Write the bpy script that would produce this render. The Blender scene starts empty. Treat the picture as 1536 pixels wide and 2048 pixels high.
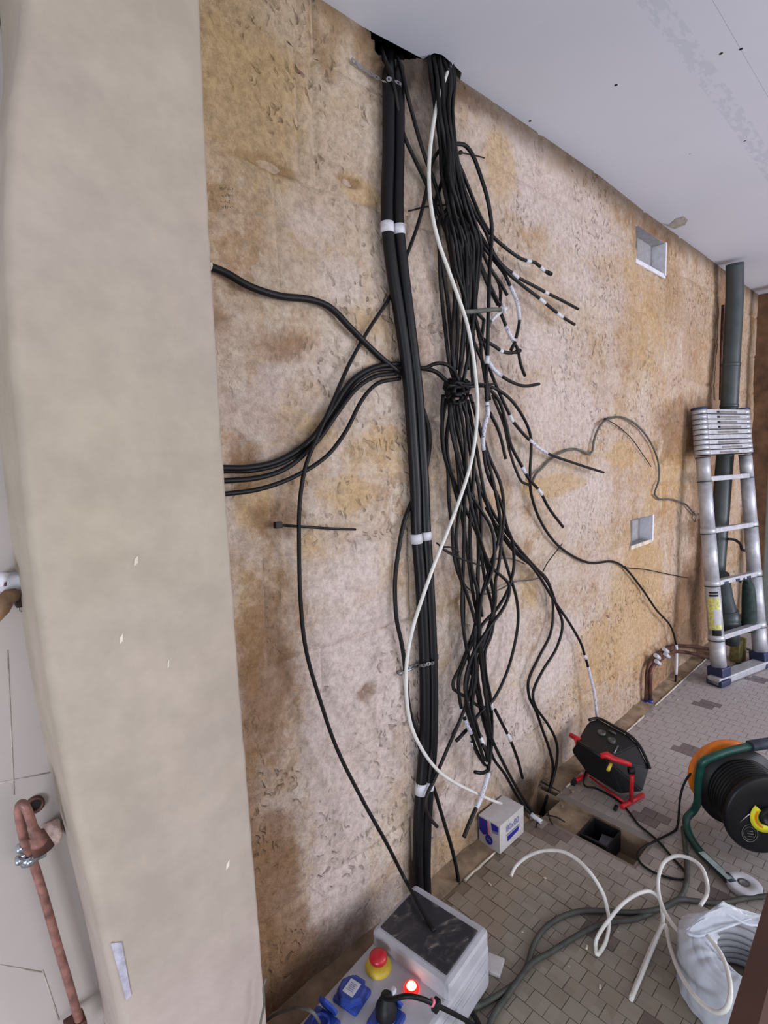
import bpy, bmesh, math, random
from mathutils import Vector, Matrix, noise
from math import sin, cos, pi
R = random.Random(7)
C = bpy.context.scene.collection

# ------------------------------------------------------------------ camera
F = 1053.0; PX = 768.0; PY = 1024.0; H = 1.45          # focal length in px of a 1536x2048 frame, eye height
AX = Vector((1135, -156, F)).normalized()               # world X (along the stone wall) in camera axes (right, down, forward)
AD = Vector((308, 9353, F)); AD = (AD - AX * AD.dot(AX)).normalized()   # world down
AY = AD.cross(AX)
if AY.z < 0: AY = -AY
cam_d = bpy.data.cameras.new('camera'); cam = bpy.data.objects.new('camera', cam_d); C.objects.link(cam)
right = Vector((AX.x, AY.x, -AD.x)); up = -Vector((AX.y, AY.y, -AD.y)); back = -Vector((AX.z, AY.z, -AD.z))
M4 = Matrix((right, up, back)).transposed().to_4x4(); M4.translation = Vector((0, 0, H))
cam.matrix_world = M4
cam_d.sensor_fit = 'VERTICAL'; cam_d.sensor_height = 24; cam_d.lens = 24 * F / 2048; cam_d.clip_start = 0.02
bpy.context.scene.camera = cam

# ------------------------------------------------------------------ light
W = bpy.data.worlds.new('world'); bpy.context.scene.world = W; W.use_nodes = True
W.node_tree.nodes['Background'].inputs[0].default_value = (0.80, 0.87, 1.0, 1)
W.node_tree.nodes['Background'].inputs[1].default_value = 0.80
def area(name, loc, target, sx, sy, power, col):
    l = bpy.data.lights.new(name, 'AREA'); l.shape = 'RECTANGLE'; l.size = sx; l.size_y = sy; l.energy = power; l.color = col
    o = bpy.data.objects.new(name, l); C.objects.link(o); o.location = loc
    o.rotation_euler = (Vector(target) - Vector(loc)).to_track_quat('-Z', 'Y').to_euler(); return o
area('daylight_left_window', (-1.6, -0.65, 0.55), (0.5, 1.1, 0.4), 0.9, 0.9, 44, (0.84, 0.89, 1.0))
area('rear_fill_light', (1.0, -3.2, 1.5), (1.6, 1.1, 1.5), 2.2, 1.8, 40, (1.0, 0.97, 0.93))  # added fill from behind the camera, no window known there
area('daylight_right_window', (4.3, -3.0, 1.2), (3.6, 0.6, 0.6), 1.8, 1.8, 140, (0.88, 0.88, 1.0))
vs = bpy.context.scene.view_settings
vs.view_transform = 'Standard'; vs.look = 'None'; vs.gamma = 1; vs.use_curve_mapping = False; vs.exposure = -0.06

# ------------------------------------------------------------------ pixel <-> place helpers
D = 1.12                                                # distance of the stone wall
def ray(px, py):
    d = Vector((px - PX, py - PY, F)); return Vector((d.dot(AX), d.dot(AY), -d.dot(AD)))
def onY(px, py, y):
    r = ray(px, py); p = r * (y / r.y); return Vector((p.x, y, p.z + H))
def onW(px, py, off=0.0): return onY(px, py, D - off)
def onX(px, py, x):
    r = ray(px, py); p = r * (x / r.x); return Vector((x, p.y, p.z + H))
def onZ(px, py, z=0.0):
    r = ray(px, py); p = r * ((z - H) / r.z); return Vector((p.x, p.y, z))
def proj(v):
    p = AX * v[0] + AY * v[1] - AD * (v[2] - H)
    return PX + F * p.x / p.z, PY + F * p.y / p.z, p.z

# ------------------------------------------------------------------ materials
def lin(c): return tuple(((v / 255) / 12.92 if v / 255 <= 0.04045 else ((v / 255 + 0.055) / 1.055) ** 2.4) for v in c)
def rgba(c): return (*lin(c), 1)
class NT:
    def __init__(s, name):
        s.m = bpy.data.materials.new(name); s.m.use_nodes = True; s.t = s.m.node_tree; s.n = s.t.nodes; s.b = s.n['Principled BSDF']
    def new(s, typ, **kw):
        n = s.n.new(typ)
        for k, v in kw.items(): setattr(n, k, v)
        return n
    def link(s, a, b): s.t.links.new(a, b)
    def noise(s, vec, scale, detail=5, rough=0.6, dist=0.0):
        n = s.new('ShaderNodeTexNoise'); n.inputs['Scale'].default_value = scale; n.inputs['Detail'].default_value = detail
        n.inputs['Roughness'].default_value = rough; n.inputs['Distortion'].default_value = dist; s.link(vec, n.inputs['Vector']); return n.outputs['Fac']
    def ramp(s, fac, stops, interp='LINEAR'):
        n = s.new('ShaderNodeValToRGB'); e = n.color_ramp.elements; n.color_ramp.interpolation = interp
        while len(e) < len(stops): e.new(0.5)
        for i, (p, c) in enumerate(stops):
            e[i].position = p; e[i].color = c if len(c) == 4 else rgba(c)
        s.link(fac, n.inputs[0]); return n.outputs[0]
    def mix(s, fac, a, b, mode='MIX'):
        n = s.new('ShaderNodeMix'); n.data_type = 'RGBA'; n.blend_type = mode
        if isinstance(fac, float): n.inputs[0].default_value = fac
        else: s.link(fac, n.inputs[0])
        for i, v in ((6, a), (7, b)):
            if isinstance(v, tuple): n.inputs[i].default_value = v
            else: s.link(v, n.inputs[i])
        return n.outputs[2]
    def math(s, op, a, b=0.0):
        n = s.new('ShaderNodeMath'); n.operation = op
        for i, v in ((0, a), (1, b)):
            if isinstance(v, (int, float)): n.inputs[i].default_value = v
            else: s.link(v, n.inputs[i])
        return n.outputs[0]
    def bump(s, h, strength, dist=0.01, prev=None):
        n = s.new('ShaderNodeBump'); n.inputs['Strength'].default_value = strength; n.inputs['Distance'].default_value = dist
        s.link(h, n.inputs['Height'])
        if prev is not None: s.link(prev, n.inputs['Normal'])
        return n.outputs[0]
    def pos(s): return s.new('ShaderNodeNewGeometry').outputs['Position']
    def mapped(s, vec, scale=(1, 1, 1), rot=(0, 0, 0)):
        n = s.new('ShaderNodeMapping'); n.inputs['Scale'].default_value = scale; n.inputs['Rotation'].default_value = rot; s.link(vec, n.inputs['Vector']); return n.outputs[0]
def plain(name, col, rough=0.6, metal=0.0, vary=0.12, scale=40, bump=0.0, emit=0.0, alpha=1.0, spec=0.5, trans=0.0):
    t = NT(name); b = t.b; p = t.pos()
    f = t.noise(p, scale, 4)
    d = tuple(v * (1 - vary) for v in col); l = tuple(min(255, v * (1 + vary)) for v in col)
    t.link(t.ramp(f, [(0.3, d), (0.7, l)]), b.inputs['Base Color'])
    b.inputs['Roughness'].default_value = rough; b.inputs['Metallic'].default_value = metal; b.inputs['Specular IOR Level'].default_value = spec
    if bump: t.link(t.bump(f, bump, 0.004), b.inputs['Normal'])
    if emit: b.inputs['Emission Color'].default_value = rgba(col); b.inputs['Emission Strength'].default_value = emit
    if alpha < 1: b.inputs['Alpha'].default_value = alpha
    if trans: b.inputs['Transmission Weight'].default_value = trans
    return t.m

def stone_material():
    t = NT('chiselled_limestone'); p = t.pos()
    big = t.noise(p, 1.5, 4, 0.55, 0.4); mid = t.noise(p, 5.0, 9, 0.74, 0.25); fine = t.noise(p, 55, 6, 0.75)
    base = t.ramp(mid, [(0.28, (150, 112, 76)), (0.38, (186, 154, 122)), (0.46, (204, 180, 156)), (0.56, (210, 190, 172)), (0.66, (216, 202, 190)), (0.76, (226, 216, 204))])
    och = t.ramp(t.noise(t.mapped(p, (1, 1, 1.3)), 3.6, 8, 0.68, 0.5), [(0.54, (0, 0, 0)), (0.62, (200, 200, 200))])
    big2 = t.ramp(big, [(0.40, (30, 30, 30)), (0.58, (200, 200, 200))])
    c = t.mix(t.math('MULTIPLY', och, big2), base, rgba((204, 168, 114)))
    lav = t.ramp(t.noise(t.mapped(p, (1, 1, 1), (0, 0, 1)), 2.4, 8, 0.72, 0.3), [(0.48, (0, 0, 0)), (0.56, (190, 190, 190))])
    c = t.mix(lav, c, rgba((210, 192, 184)))
    patch = t.ramp(t.noise(t.mapped(p, (1, 1, 0.75)), 8, 7, 0.66, 0.35), [(0.55, (0, 0, 0)), (0.585, (190, 190, 190))])
    c = t.mix(patch, c, rgba((222, 208, 192)))
    brn = t.ramp(t.noise(t.mapped(p, (1.3, 1, 0.8)), 16, 8, 0.78, 0.4), [(0.56, (0, 0, 0)), (0.66, (190, 190, 190))])
    brm = t.ramp(t.noise(t.mapped(p, (1, 1, 1), (0, 1, 0)), 2.7, 5, 0.6, 0.2), [(0.40, (30, 30, 30)), (0.62, (230, 230, 230))])
    c = t.mix(t.math('MULTIPLY', brn, brm), c, rgba((158, 116, 76)))
    speck = t.ramp(t.noise(t.mapped(p, (1, 1, 0.6), (0, .4, 0)), 60, 5, 0.7, 0.3), [(0.62, (0, 0, 0)), (0.72, (120, 120, 120))])
    c = t.mix(speck, c, rgba((120, 94, 70)))
    # vertical runs further along the wall
    sx = t.new('ShaderNodeSeparateXYZ'); t.link(p, sx.inputs[0])
    run = t.ramp(t.noise(t.mapped(p, (9, 1, 0.9)), 1.0, 6, 0.7, 0.6), [(0.50, (0, 0, 0)), (0.68, (255, 255, 255))])
    far = t.ramp(t.math('MULTIPLY', sx.outputs[0], 0.2), [(0.36, (0, 0, 0)), (0.66, (200, 200, 200))])
    c = t.mix(t.math('MULTIPLY', run, far), c, rgba((176, 132, 84)))
    ofar = t.math('MULTIPLY', far, 0.34)
    c = t.mix(ofar, c, rgba((208, 170, 114)))
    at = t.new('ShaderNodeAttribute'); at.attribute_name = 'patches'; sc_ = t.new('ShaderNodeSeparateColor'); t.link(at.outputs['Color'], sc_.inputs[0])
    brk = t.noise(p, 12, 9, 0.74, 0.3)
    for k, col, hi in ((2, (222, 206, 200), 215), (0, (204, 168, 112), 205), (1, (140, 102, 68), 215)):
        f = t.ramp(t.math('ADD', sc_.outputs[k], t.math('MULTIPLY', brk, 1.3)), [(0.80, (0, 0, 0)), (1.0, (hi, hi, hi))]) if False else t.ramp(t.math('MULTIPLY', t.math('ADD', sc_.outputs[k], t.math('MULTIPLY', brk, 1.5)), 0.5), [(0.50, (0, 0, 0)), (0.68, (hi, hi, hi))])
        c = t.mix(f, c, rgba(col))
    # earth-brown damp and painted pillar shadow at the wall foot, and ochre zone near the top
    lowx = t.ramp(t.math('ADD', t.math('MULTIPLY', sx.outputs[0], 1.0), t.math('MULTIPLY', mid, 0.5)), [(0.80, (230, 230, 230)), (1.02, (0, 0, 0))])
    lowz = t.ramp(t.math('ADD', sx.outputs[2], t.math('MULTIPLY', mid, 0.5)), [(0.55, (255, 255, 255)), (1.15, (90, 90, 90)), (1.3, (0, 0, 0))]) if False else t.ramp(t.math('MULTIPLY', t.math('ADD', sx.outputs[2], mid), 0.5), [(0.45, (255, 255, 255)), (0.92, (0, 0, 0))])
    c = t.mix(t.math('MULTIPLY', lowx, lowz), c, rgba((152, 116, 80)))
    topz = t.ramp(t.math('MULTIPLY', t.math('ADD', sx.outputs[2], t.math('MULTIPLY', mid, 0.6)), 0.333), [(0.66, (0, 0, 0)), (0.84, (205, 205, 205))])
    topx = t.ramp(t.math('MULTIPLY', sx.outputs[0], 0.5), [(0.36, (255, 255, 255)), (0.62, (0, 0, 0))])
    c = t.mix(t.math('MULTIPLY', topz, topx), c, rgba((186, 158, 112)))
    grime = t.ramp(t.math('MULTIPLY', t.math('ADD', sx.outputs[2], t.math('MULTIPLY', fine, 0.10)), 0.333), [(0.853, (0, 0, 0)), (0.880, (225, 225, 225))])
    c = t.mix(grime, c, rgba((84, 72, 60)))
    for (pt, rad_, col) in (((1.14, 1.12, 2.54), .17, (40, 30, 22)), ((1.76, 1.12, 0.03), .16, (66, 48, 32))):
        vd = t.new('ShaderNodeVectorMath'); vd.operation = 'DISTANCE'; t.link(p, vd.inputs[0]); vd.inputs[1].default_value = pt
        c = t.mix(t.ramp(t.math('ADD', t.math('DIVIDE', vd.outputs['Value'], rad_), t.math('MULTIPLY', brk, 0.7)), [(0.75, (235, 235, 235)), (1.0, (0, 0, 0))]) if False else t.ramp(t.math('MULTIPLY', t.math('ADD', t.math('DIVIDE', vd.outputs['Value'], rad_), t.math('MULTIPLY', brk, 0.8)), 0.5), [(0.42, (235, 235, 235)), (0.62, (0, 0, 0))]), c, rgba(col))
    # tool marks: elongated dents with dust in them
    v = t.new('ShaderNodeTexVoronoi'); v.inputs['Scale'].default_value = 1.0; v.inputs['Randomness'].default_value = 1.0
    nz = t.new('ShaderNodeTexNoise'); nz.inputs['Scale'].default_value = 20; t.link(p, nz.inputs['Vector'])
    add = t.new('ShaderNodeVectorMath'); add.operation = 'MULTIPLY_ADD'; t.link(nz.outputs['Color'], add.inputs[0]); add.inputs[1].default_value = (0.09, 0.09, 0.09); t.link(p, add.inputs[2])
    t.link(t.mapped(t.mapped(add.outputs[0], (1, 1, 1), (0, 0.35, 0)), (52, 8, 26)), v.inputs['Vector'])
    dent = t.ramp(v.outputs['Distance'], [(0.08, (255, 255, 255)), (0.34, (0, 0, 0))])
    dm = t.math('MULTIPLY', dent, t.ramp(t.noise(p, 3.0, 3), [(0.45, (0, 0, 0)), (0.60, (255, 255, 255))]))
    c = t.mix(t.math('MULTIPLY', dm, 0.42), c, rgba((128, 104, 82)))
    oi = t.new('ShaderNodeObjectInfo'); c = t.mix(t.math('MULTIPLY', far, 0.8), c, t.mix(1.0, c, t.ramp(oi.outputs['Random'], [(0.0, (222, 205, 178)), (0.5, (255, 255, 255)), (1.0, (238, 222, 204))]), 'MULTIPLY'))
    fv = t.ramp(fine, [(0.3, (200, 198, 196)), (0.6, (255, 255, 255))])
    c = t.mix(1.0, c, fv, 'MULTIPLY')
    hs = t.new('ShaderNodeHueSaturation'); hs.inputs['Saturation'].default_value = 0.97; hs.inputs['Value'].default_value = 1.0
    t.link(c, hs.inputs['Color']); c = hs.outputs[0]
    t.link(c, t.b.inputs['Base Color'])
    n1 = t.bump(mid, 0.6, 0.035); n2 = t.bump(fine, 0.55, 0.008, n1); n3 = t.bump(t.math('SUBTRACT', 1.0, dm), 0.9, 0.008, n2)
    t.link(n3, t.b.inputs['Normal'])
    t.b.inputs['Roughness'].default_value = 0.92; t.b.inputs['Specular IOR Level'].default_value = 0.15
    return t.m
STONE = stone_material()
def plaster_material():
    t = NT('painted_plaster'); p = t.pos()
    a = t.noise(p, 1.1, 4, 0.5); b = t.noise(p, 14, 5, 0.6); s = t.noise(p, 60, 3, 0.5)
    c = t.ramp(a, [(0.35, (170, 159, 140)), (0.5, (173, 160, 146)), (0.65, (176, 161, 153))])
    c = t.mix(1.0, c, t.ramp(b, [(0.35, (238, 238, 238)), (0.65, (255, 255, 255))]), 'MULTIPLY')
    sp = t.ramp(t.noise(t.mapped(p, (1, 1, 0.5)), 9, 6, 0.8, 0.5), [(0.71, (0, 0, 0)), (0.76, (120, 120, 120))])
    c = t.mix(sp, c, rgba((140, 126, 116)))
    t.link(c, t.b.inputs['Base Color']); t.b.inputs['Roughness'].default_value = 0.7; t.b.inputs['Specular IOR Level'].default_value = 0.3
    t.link(t.bump(s, 0.15, 0.002, t.bump(b, 0.2, 0.006)), t.b.inputs['Normal']); return t.m
PLASTER = plaster_material()
def tile_material(name, cols, dust_lightc=(184, 178, 182)):
    t = NT(name); p = t.pos()
    sn = t.new('ShaderNodeVectorMath'); sn.operation = 'SNAP'; t.link(p, sn.inputs[0]); sn.inputs[1].default_value = (0.05, 0.05, 1)
    wn = t.new('ShaderNodeTexWhiteNoise'); t.link(sn.outputs[0], wn.inputs['Vector'])
    c = t.ramp(wn.outputs['Value'], [(0.0, cols[0]), (0.5, cols[1]), (1.0, cols[2])])
    dirt = t.ramp(t.noise(p, 5, 8, 0.72, 0.6), [(0.42, (0, 0, 0)), (0.72, (150, 150, 150))])
    c = t.mix(dirt, c, rgba((122, 106, 88)))
    c = t.mix(t.ramp(t.noise(p, 60, 4, 0.7), [(0.62, (0, 0, 0)), (0.78, (120, 120, 120))]), c, rgba((190, 184, 172)))
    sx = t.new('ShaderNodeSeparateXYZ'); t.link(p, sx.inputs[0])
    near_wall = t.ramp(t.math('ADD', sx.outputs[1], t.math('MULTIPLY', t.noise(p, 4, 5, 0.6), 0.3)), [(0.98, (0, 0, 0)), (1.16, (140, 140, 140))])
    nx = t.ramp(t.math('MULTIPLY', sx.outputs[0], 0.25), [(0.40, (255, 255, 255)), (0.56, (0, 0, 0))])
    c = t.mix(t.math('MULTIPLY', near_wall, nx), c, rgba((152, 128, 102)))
    dust_light = t.ramp(t.math('MULTIPLY', t.math('ADD', sx.outputs[0], t.math('MULTIPLY', t.noise(p, 3, 5, 0.7), 0.8)), 0.2), [(0.38, (0, 0, 0)), (0.58, (205, 205, 205))])  # paler with distance: dust, plus right-hand light painted into the colour
    c = t.mix(dust_light, c, rgba(dust_lightc))
    t.link(c, t.b.inputs['Base Color']); t.b.inputs['Roughness'].default_value = 0.55
    t.link(t.bump(t.noise(p, 90, 4), 0.1, 0.002), t.b.inputs['Normal']); return t.m
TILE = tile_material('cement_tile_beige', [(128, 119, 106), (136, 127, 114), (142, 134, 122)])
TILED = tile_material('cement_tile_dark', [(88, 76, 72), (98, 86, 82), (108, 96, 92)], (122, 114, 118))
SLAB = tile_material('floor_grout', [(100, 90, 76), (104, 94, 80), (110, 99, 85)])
MORTAR = plain('mortar_bed', (140, 120, 98), 0.95, vary=0.2, scale=14, bump=0.5)
MORTARL = plain('pale_mortar', (196, 186, 170), 0.9, vary=0.15, scale=40, bump=0.4)
BOARD = None
def board_material():
    t = NT('plasterboard'); p = t.pos()
    c = t.ramp(t.noise(p, 0.9, 4), [(0.35, (210, 214, 224)), (0.65, (216, 220, 232))])
    sx = t.new('ShaderNodeSeparateXYZ'); t.link(p, sx.inputs[0])
    band = t.math('MULTIPLY', t.math('GREATER_THAN', sx.outputs[1], 0.575), t.math('LESS_THAN', sx.outputs[1], 0.635))
    let = t.ramp(t.noise(t.mapped(p, (26, 60, 1)), 1.0, 2, 0.5), [(0.46, (0, 0, 0)), (0.52, (130, 130, 130))])
    c = t.mix(t.math('MULTIPLY', band, let), c, rgba((160, 172, 190)))
    t.link(c, t.b.inputs['Base Color']); t.b.inputs['Roughness'].default_value = 0.85; t.b.inputs['Specular IOR Level'].default_value = 0.2
    t.link(t.bump(t.noise(p, 120, 3), 0.08, 0.002), t.b.inputs['Normal']); return t.m
BOARD = board_material()
BLACK = plain('black_cable_sheath', (14, 13, 14), 0.5, vary=0.25, scale=12, spec=0.28)
BROWNBLACK = plain('dusty_dark_sheath', (27, 22, 21), 0.55, vary=0.25, scale=12, spec=0.3)
GREYC = plain('dusty_grey_sheath', (86, 84, 78), 0.6, vary=0.2, scale=20)
DUCT = plain('black_duct', (14, 14, 18), 0.42, vary=0.3, scale=9, spec=0.3)
WHITEC = plain('white_cable_sheath', (214, 212, 206), 0.45, vary=0.05)
TAPE = plain('white_tape', (206, 206, 212), 0.55, vary=0.06, scale=60)
def marked_tape():
    t = NT('written_white_tape'); p = t.pos()
    m = t.ramp(t.noise(t.mapped(p, (1, 1, 1)), 190, 2, 0.5), [(0.60, (200, 198, 208)), (0.66, (70, 72, 92))])
    t.link(m, t.b.inputs['Base Color']); t.b.inputs['Roughness'].default_value = 0.55; return t.m
TAPEM = marked_tape()
METAL = plain('galvanised_steel', (150, 152, 154), 0.4, 0.85, vary=0.15, scale=60)
ALU = plain('brushed_aluminium', (182, 184, 190), 0.46, 0.40, vary=0.08, scale=30)
CHROME = plain('bright_zinc', (176, 184, 194), 0.25, 0.9, vary=0.1)
COPPER = plain('painted_copper', (126, 88, 80), 0.45, 0.1, vary=0.3, scale=45)
COPPERD = plain('tarnished_copper', (92, 62, 54), 0.45, 0.4, vary=0.3, scale=25)
NAVY = plain('navy_plastic', (34, 42, 74), 0.5)
BLKP = plain('black_plastic', (20, 20, 22), 0.5, vary=0.2, spec=0.3)
BOXG = plain('light_grey_plastic', (172, 172, 178), 0.45, vary=0.05, scale=15)
BLUE = plain('blue_socket_plastic', (38, 62, 140), 0.4, vary=0.08)
RED = plain('red_plastic', (176, 26, 40), 0.35, vary=0.08)
REDM = plain('red_enamel', (190, 22, 34), 0.45, vary=0.15)
YEL = plain('yellow_plastic', (206, 182, 60), 0.5, vary=0.06)
WPAPER = plain('white_paper', (190, 190, 196), 0.7, vary=0.05)
CARD = plain('white_cardboard', (190, 186, 184), 0.7, vary=0.04)
INK = plain('blue_print', (26, 24, 140), 0.6, vary=0.04)
INKR = plain('pink_print', (214, 120, 134), 0.6, vary=0.04)
INKG = plain('grey_blue_print', (118, 120, 160), 0.6, vary=0.04)
PVC = plain('grey_pvc', (60, 68, 70), 0.4, vary=0.12, scale=10)
GREEN = plain('dark_green_paint', (16, 66, 56), 0.4, vary=0.15)
ORANGE = plain('orange_plastic', (226, 120, 20), 0.4, vary=0.05)
YG = plain('yellow_green_label', (208, 206, 30), 0.5, vary=0.05)
DGREEN = plain('bottle_green_cloth', (24, 44, 40), 0.7, vary=0.3)
WOOD = plain('brown_board', (74, 46, 36), 0.9, vary=0.1, scale=8)
CAV = plain('dark_cavity', (60, 48, 38), 0.95, vary=0.3, scale=20)
HOLE_SHADE = plain('painted_hole_shade', (24, 20, 17), 0.95, vary=0.4, scale=20)  # near black, paints the shade inside deep holes
FILM = plain('clear_wrapping_film', (214, 220, 230), 0.18, vary=0.03, alpha=0.62)
COIL = plain('grey_white_conduit', (176, 178, 184), 0.4, vary=0.06)
GREYBOX = plain('grey_plaster_lining', (150, 148, 150), 0.8, vary=0.08)
WHITEP = plain('white_plaster', (216, 216, 224), 0.8, vary=0.05, bump=0.3)
PINKP = plain('lumpy_filler', (196, 172, 164), 0.85, vary=0.12, scale=70, bump=0.8)
PENCIL = plain('pencil_strokes', (84, 78, 74), 0.8)
GTAPE = plain('grey_lilac_tape', (170, 166, 180), 0.5, vary=0.12, scale=80)
FOAM = plain('dull_yellow_foam', (120, 112, 70), 0.9, vary=0.2, bump=0.4)
BROWNW = plain('brown_render', (110, 82, 60), 0.9, vary=0.25, scale=8, bump=0.4)
GREENGREY = plain('green_grey_paint', (120, 130, 128), 0.6, vary=0.05)
LAMPRED = plain('glowing_red_lens', (255, 20, 14), 0.3, emit=2.0)
LAMPHOT = plain('lamp_filament_glow', (255, 196, 120), 0.3, emit=6.0)
WINDOWM = None
def window_material():
    t = NT('smoked_dusty_window'); p = t.pos()
    n = t.noise(t.mapped(p, (1, 1.4, 1), (0, 0, 0.6)), 15, 5, 0.6, 1.6)
    m = t.ramp(n, [(0.50, (44, 44, 50)), (0.60, (70, 66, 68)), (0.70, (134, 126, 118))])
    t.link(m, t.b.inputs['Base Color']); t.b.inputs['Roughness'].default_value = 0.3; return t.m
WINDOWM = window_material()

# ------------------------------------------------------------------ object helpers
def prop(o, label=None, cat=None, group=None, kind=None):
    if label: o['label'] = label
    if cat: o['category'] = cat
    if group: o['group'] = group
    if kind: o['kind'] = kind
    return o
def origin(o):
    v = Vector((0, 0, 0))
    while o is not None: v += Vector(o.location); o = o.parent
    return v
def thing(name, loc, label, cat, group=None):
    o = bpy.data.objects.new(name, None); C.objects.link(o); o.location = loc; o.empty_display_size = 0.05
    return prop(o, label, cat, group)
class MB:
    """collects shapes given in world coordinates and links them as one mesh object"""
    def __init__(s): s.v = []; s.f = []; s.sm = []
    def add(s, vs, fs, smooth=False):
        k = len(s.v); s.v += [Vector(v) for v in vs]; s.f += [tuple(i + k for i in f) for f in fs]; s.sm += [smooth] * len(fs); return s
    def box(s, c, size, M=None, taper=1.0):
        x, y, z = (v / 2 for v in size); vs = []
        for sz in (-1, 1):
            k = taper if sz > 0 else 1
            for sx, sy in ((-1, -1), (1, -1), (1, 1), (-1, 1)): vs.append(Vector((sx * x * k, sy * y * k, sz * z)))
        if M is not None: vs = [M @ v for v in vs]
        vs = [v + Vector(c) for v in vs]
        return s.add(vs, [(3, 2, 1, 0), (4, 5, 6, 7), (0, 1, 5, 4), (1, 2, 6, 5), (2, 3, 7, 6), (3, 0, 4, 7)])
    def bbox(s, c, size, M=None, b=0.006):
        """box with chamfered edges"""
        bm = bmesh.new(); bmesh.ops.create_cube(bm, size=1.0)
        for v in bm.verts: v.co = Vector((v.co.x * size[0], v.co.y * size[1], v.co.z * size[2]))
        bmesh.ops.bevel(bm, geom=bm.edges[:], offset=b, segments=2, affect='EDGES', profile=0.6)
        bm.verts.index_update(); vs = [(M @ v.co if M is not None else v.co) + Vector(c) for v in bm.verts]
        fs = [tuple(v.index for v in f.verts) for f in bm.faces]; bm.free(); return s.add(vs, fs)
    def tube(s, pts, r, n=8, caps=True, flat=None):
        pts = [Vector(p) for p in pts]; rings = []; up0 = None
        for i, p in enumerate(pts):
            a = pts[max(0, i - 1)]; b = pts[min(len(pts) - 1, i + 1)]; t = (b - a)
            if t.length < 1e-9: t = Vector((0, 0, 1))
            t.normalize()
            if up0 is None: up0 = Vector((0, 1, 0)) if abs(t.y) < 0.9 else Vector((1, 0, 0))
            u = (up0 - t * up0.dot(t))
            if u.length < 1e-6: u = t.orthogonal()
            u.normalize(); up0 = u; w = t.cross(u)
            rr = r[i] if isinstance(r, (list, tuple)) else r
            fl = flat if flat else 1.0
            rings.append([p + (u * cos(2 * pi * j / n) * fl + w * sin(2 * pi * j / n)) * rr for j in range(n)])
        vs = [v for q in rings for v in q]; fs = []
        for i in range(len(rings) - 1):
            for j in range(n): fs.append((i * n + j, i * n + (j + 1) % n, (i + 1) * n + (j + 1) % n, (i + 1) * n + j))
        s.add(vs, fs, True)
        if caps:
            k = len(s.v) - len(vs); s.f += [tuple(k + j for j in reversed(range(n))), tuple(k + (len(rings) - 1) * n + j for j in range(n))]; s.sm += [False, False]
        return s
    def lathe(s, c, axis, prof, n=24, smooth=True, a0=0.0, a1=2 * pi):
        """prof: (distance along axis, radius)"""
        axis = Vector(axis).normalized(); u = axis.orthogonal().normalized() if abs(axis.z) > 0.9 else Vector((0, 0, 1)).cross(axis).normalized()
        w = axis.cross(u); c = Vector(c); vs = []; fs = []; m = len(prof); full = abs(a1 - a0 - 2 * pi) < 1e-6; nn = n if full else n + 1
        for j in range(nn):
            a = a0 + (a1 - a0) * j / n
            for (h, r) in prof: vs.append(c + axis * h + (u * cos(a) + w * sin(a)) * r)
        for j in range(n):
            j2 = (j + 1) % nn
            for i in range(m - 1): fs.append((j * m + i, j * m + i + 1, j2 * m + i + 1, j2 * m + i))
        return s.add(vs, fs, smooth)
    def quad(s, *vs): return s.add(vs, [tuple(range(len(vs)))])
    def slab(s, pts, nrm, th):
        """polygon given a thickness along nrm"""
        n = len(pts); nrm = Vector(nrm).normalized() * th; a = [Vector(p) for p in pts]; b = [p + nrm for p in a]
        return s.add(a + b, [tuple(reversed(range(n))), tuple(range(n, 2 * n))] + [(i, (i + 1) % n, n + (i + 1) % n, n + i) for i in range(n)])
    def build(s, name, mat, parent=None, at=None, kind=None, label=None, fix=False):
        me = bpy.data.meshes.new(name)
        o0 = origin(parent) if parent is not None else (Vector(at) if at is not None else Vector((0, 0, 0)))
        if parent is not None and at is not None: o0 = Vector(at)
        me.from_pydata([tuple(v - o0) for v in s.v], [], s.f)
        me.polygons.foreach_set('use_smooth', s.sm)
        if fix:
            bm = bmesh.new(); bm.from_mesh(me); bmesh.ops.recalc_face_normals(bm, faces=bm.faces); bm.to_mesh(me); bm.free()
        me.materials.append(mat); o = bpy.data.objects.new(name, me); C.objects.link(o)
        if parent is not None: o.parent = parent; o.location = o0 - origin(parent)
        else: o.location = o0
        if kind: o['kind'] = kind
        if label: o['label'] = label
        return o
def rotz(a): return Matrix.Rotation(a, 3, 'Z')
def hull(pts, name, mat, parent, bevel=0.0):
    bm = bmesh.new(); o0 = origin(parent)
    for p in pts: bm.verts.new(Vector(p) - o0)
    r = bmesh.ops.convex_hull(bm, input=bm.verts[:])
    bmesh.ops.dissolve_limit(bm, angle_limit=0.09, verts=bm.verts[:], edges=bm.edges[:])
    if bevel: bmesh.ops.bevel(bm, geom=bm.edges[:], offset=bevel, segments=2, affect='EDGES')
    me = bpy.data.meshes.new(name); bm.to_mesh(me); bm.free(); me.materials.append(mat)
    o = bpy.data.objects.new(name, me); C.objects.link(o); o.parent = parent; return o
def lerp(a, b, t): return a + (b - a) * t
def interp(x, tab):
    if x <= tab[0][0]: return tab[0][1]
    for (x0, y0), (x1, y1) in zip(tab, tab[1:]):
        if x <= x1: return lerp(y0, y1, (x - x0) / (x1 - x0))
    return tab[-1][1]
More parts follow.
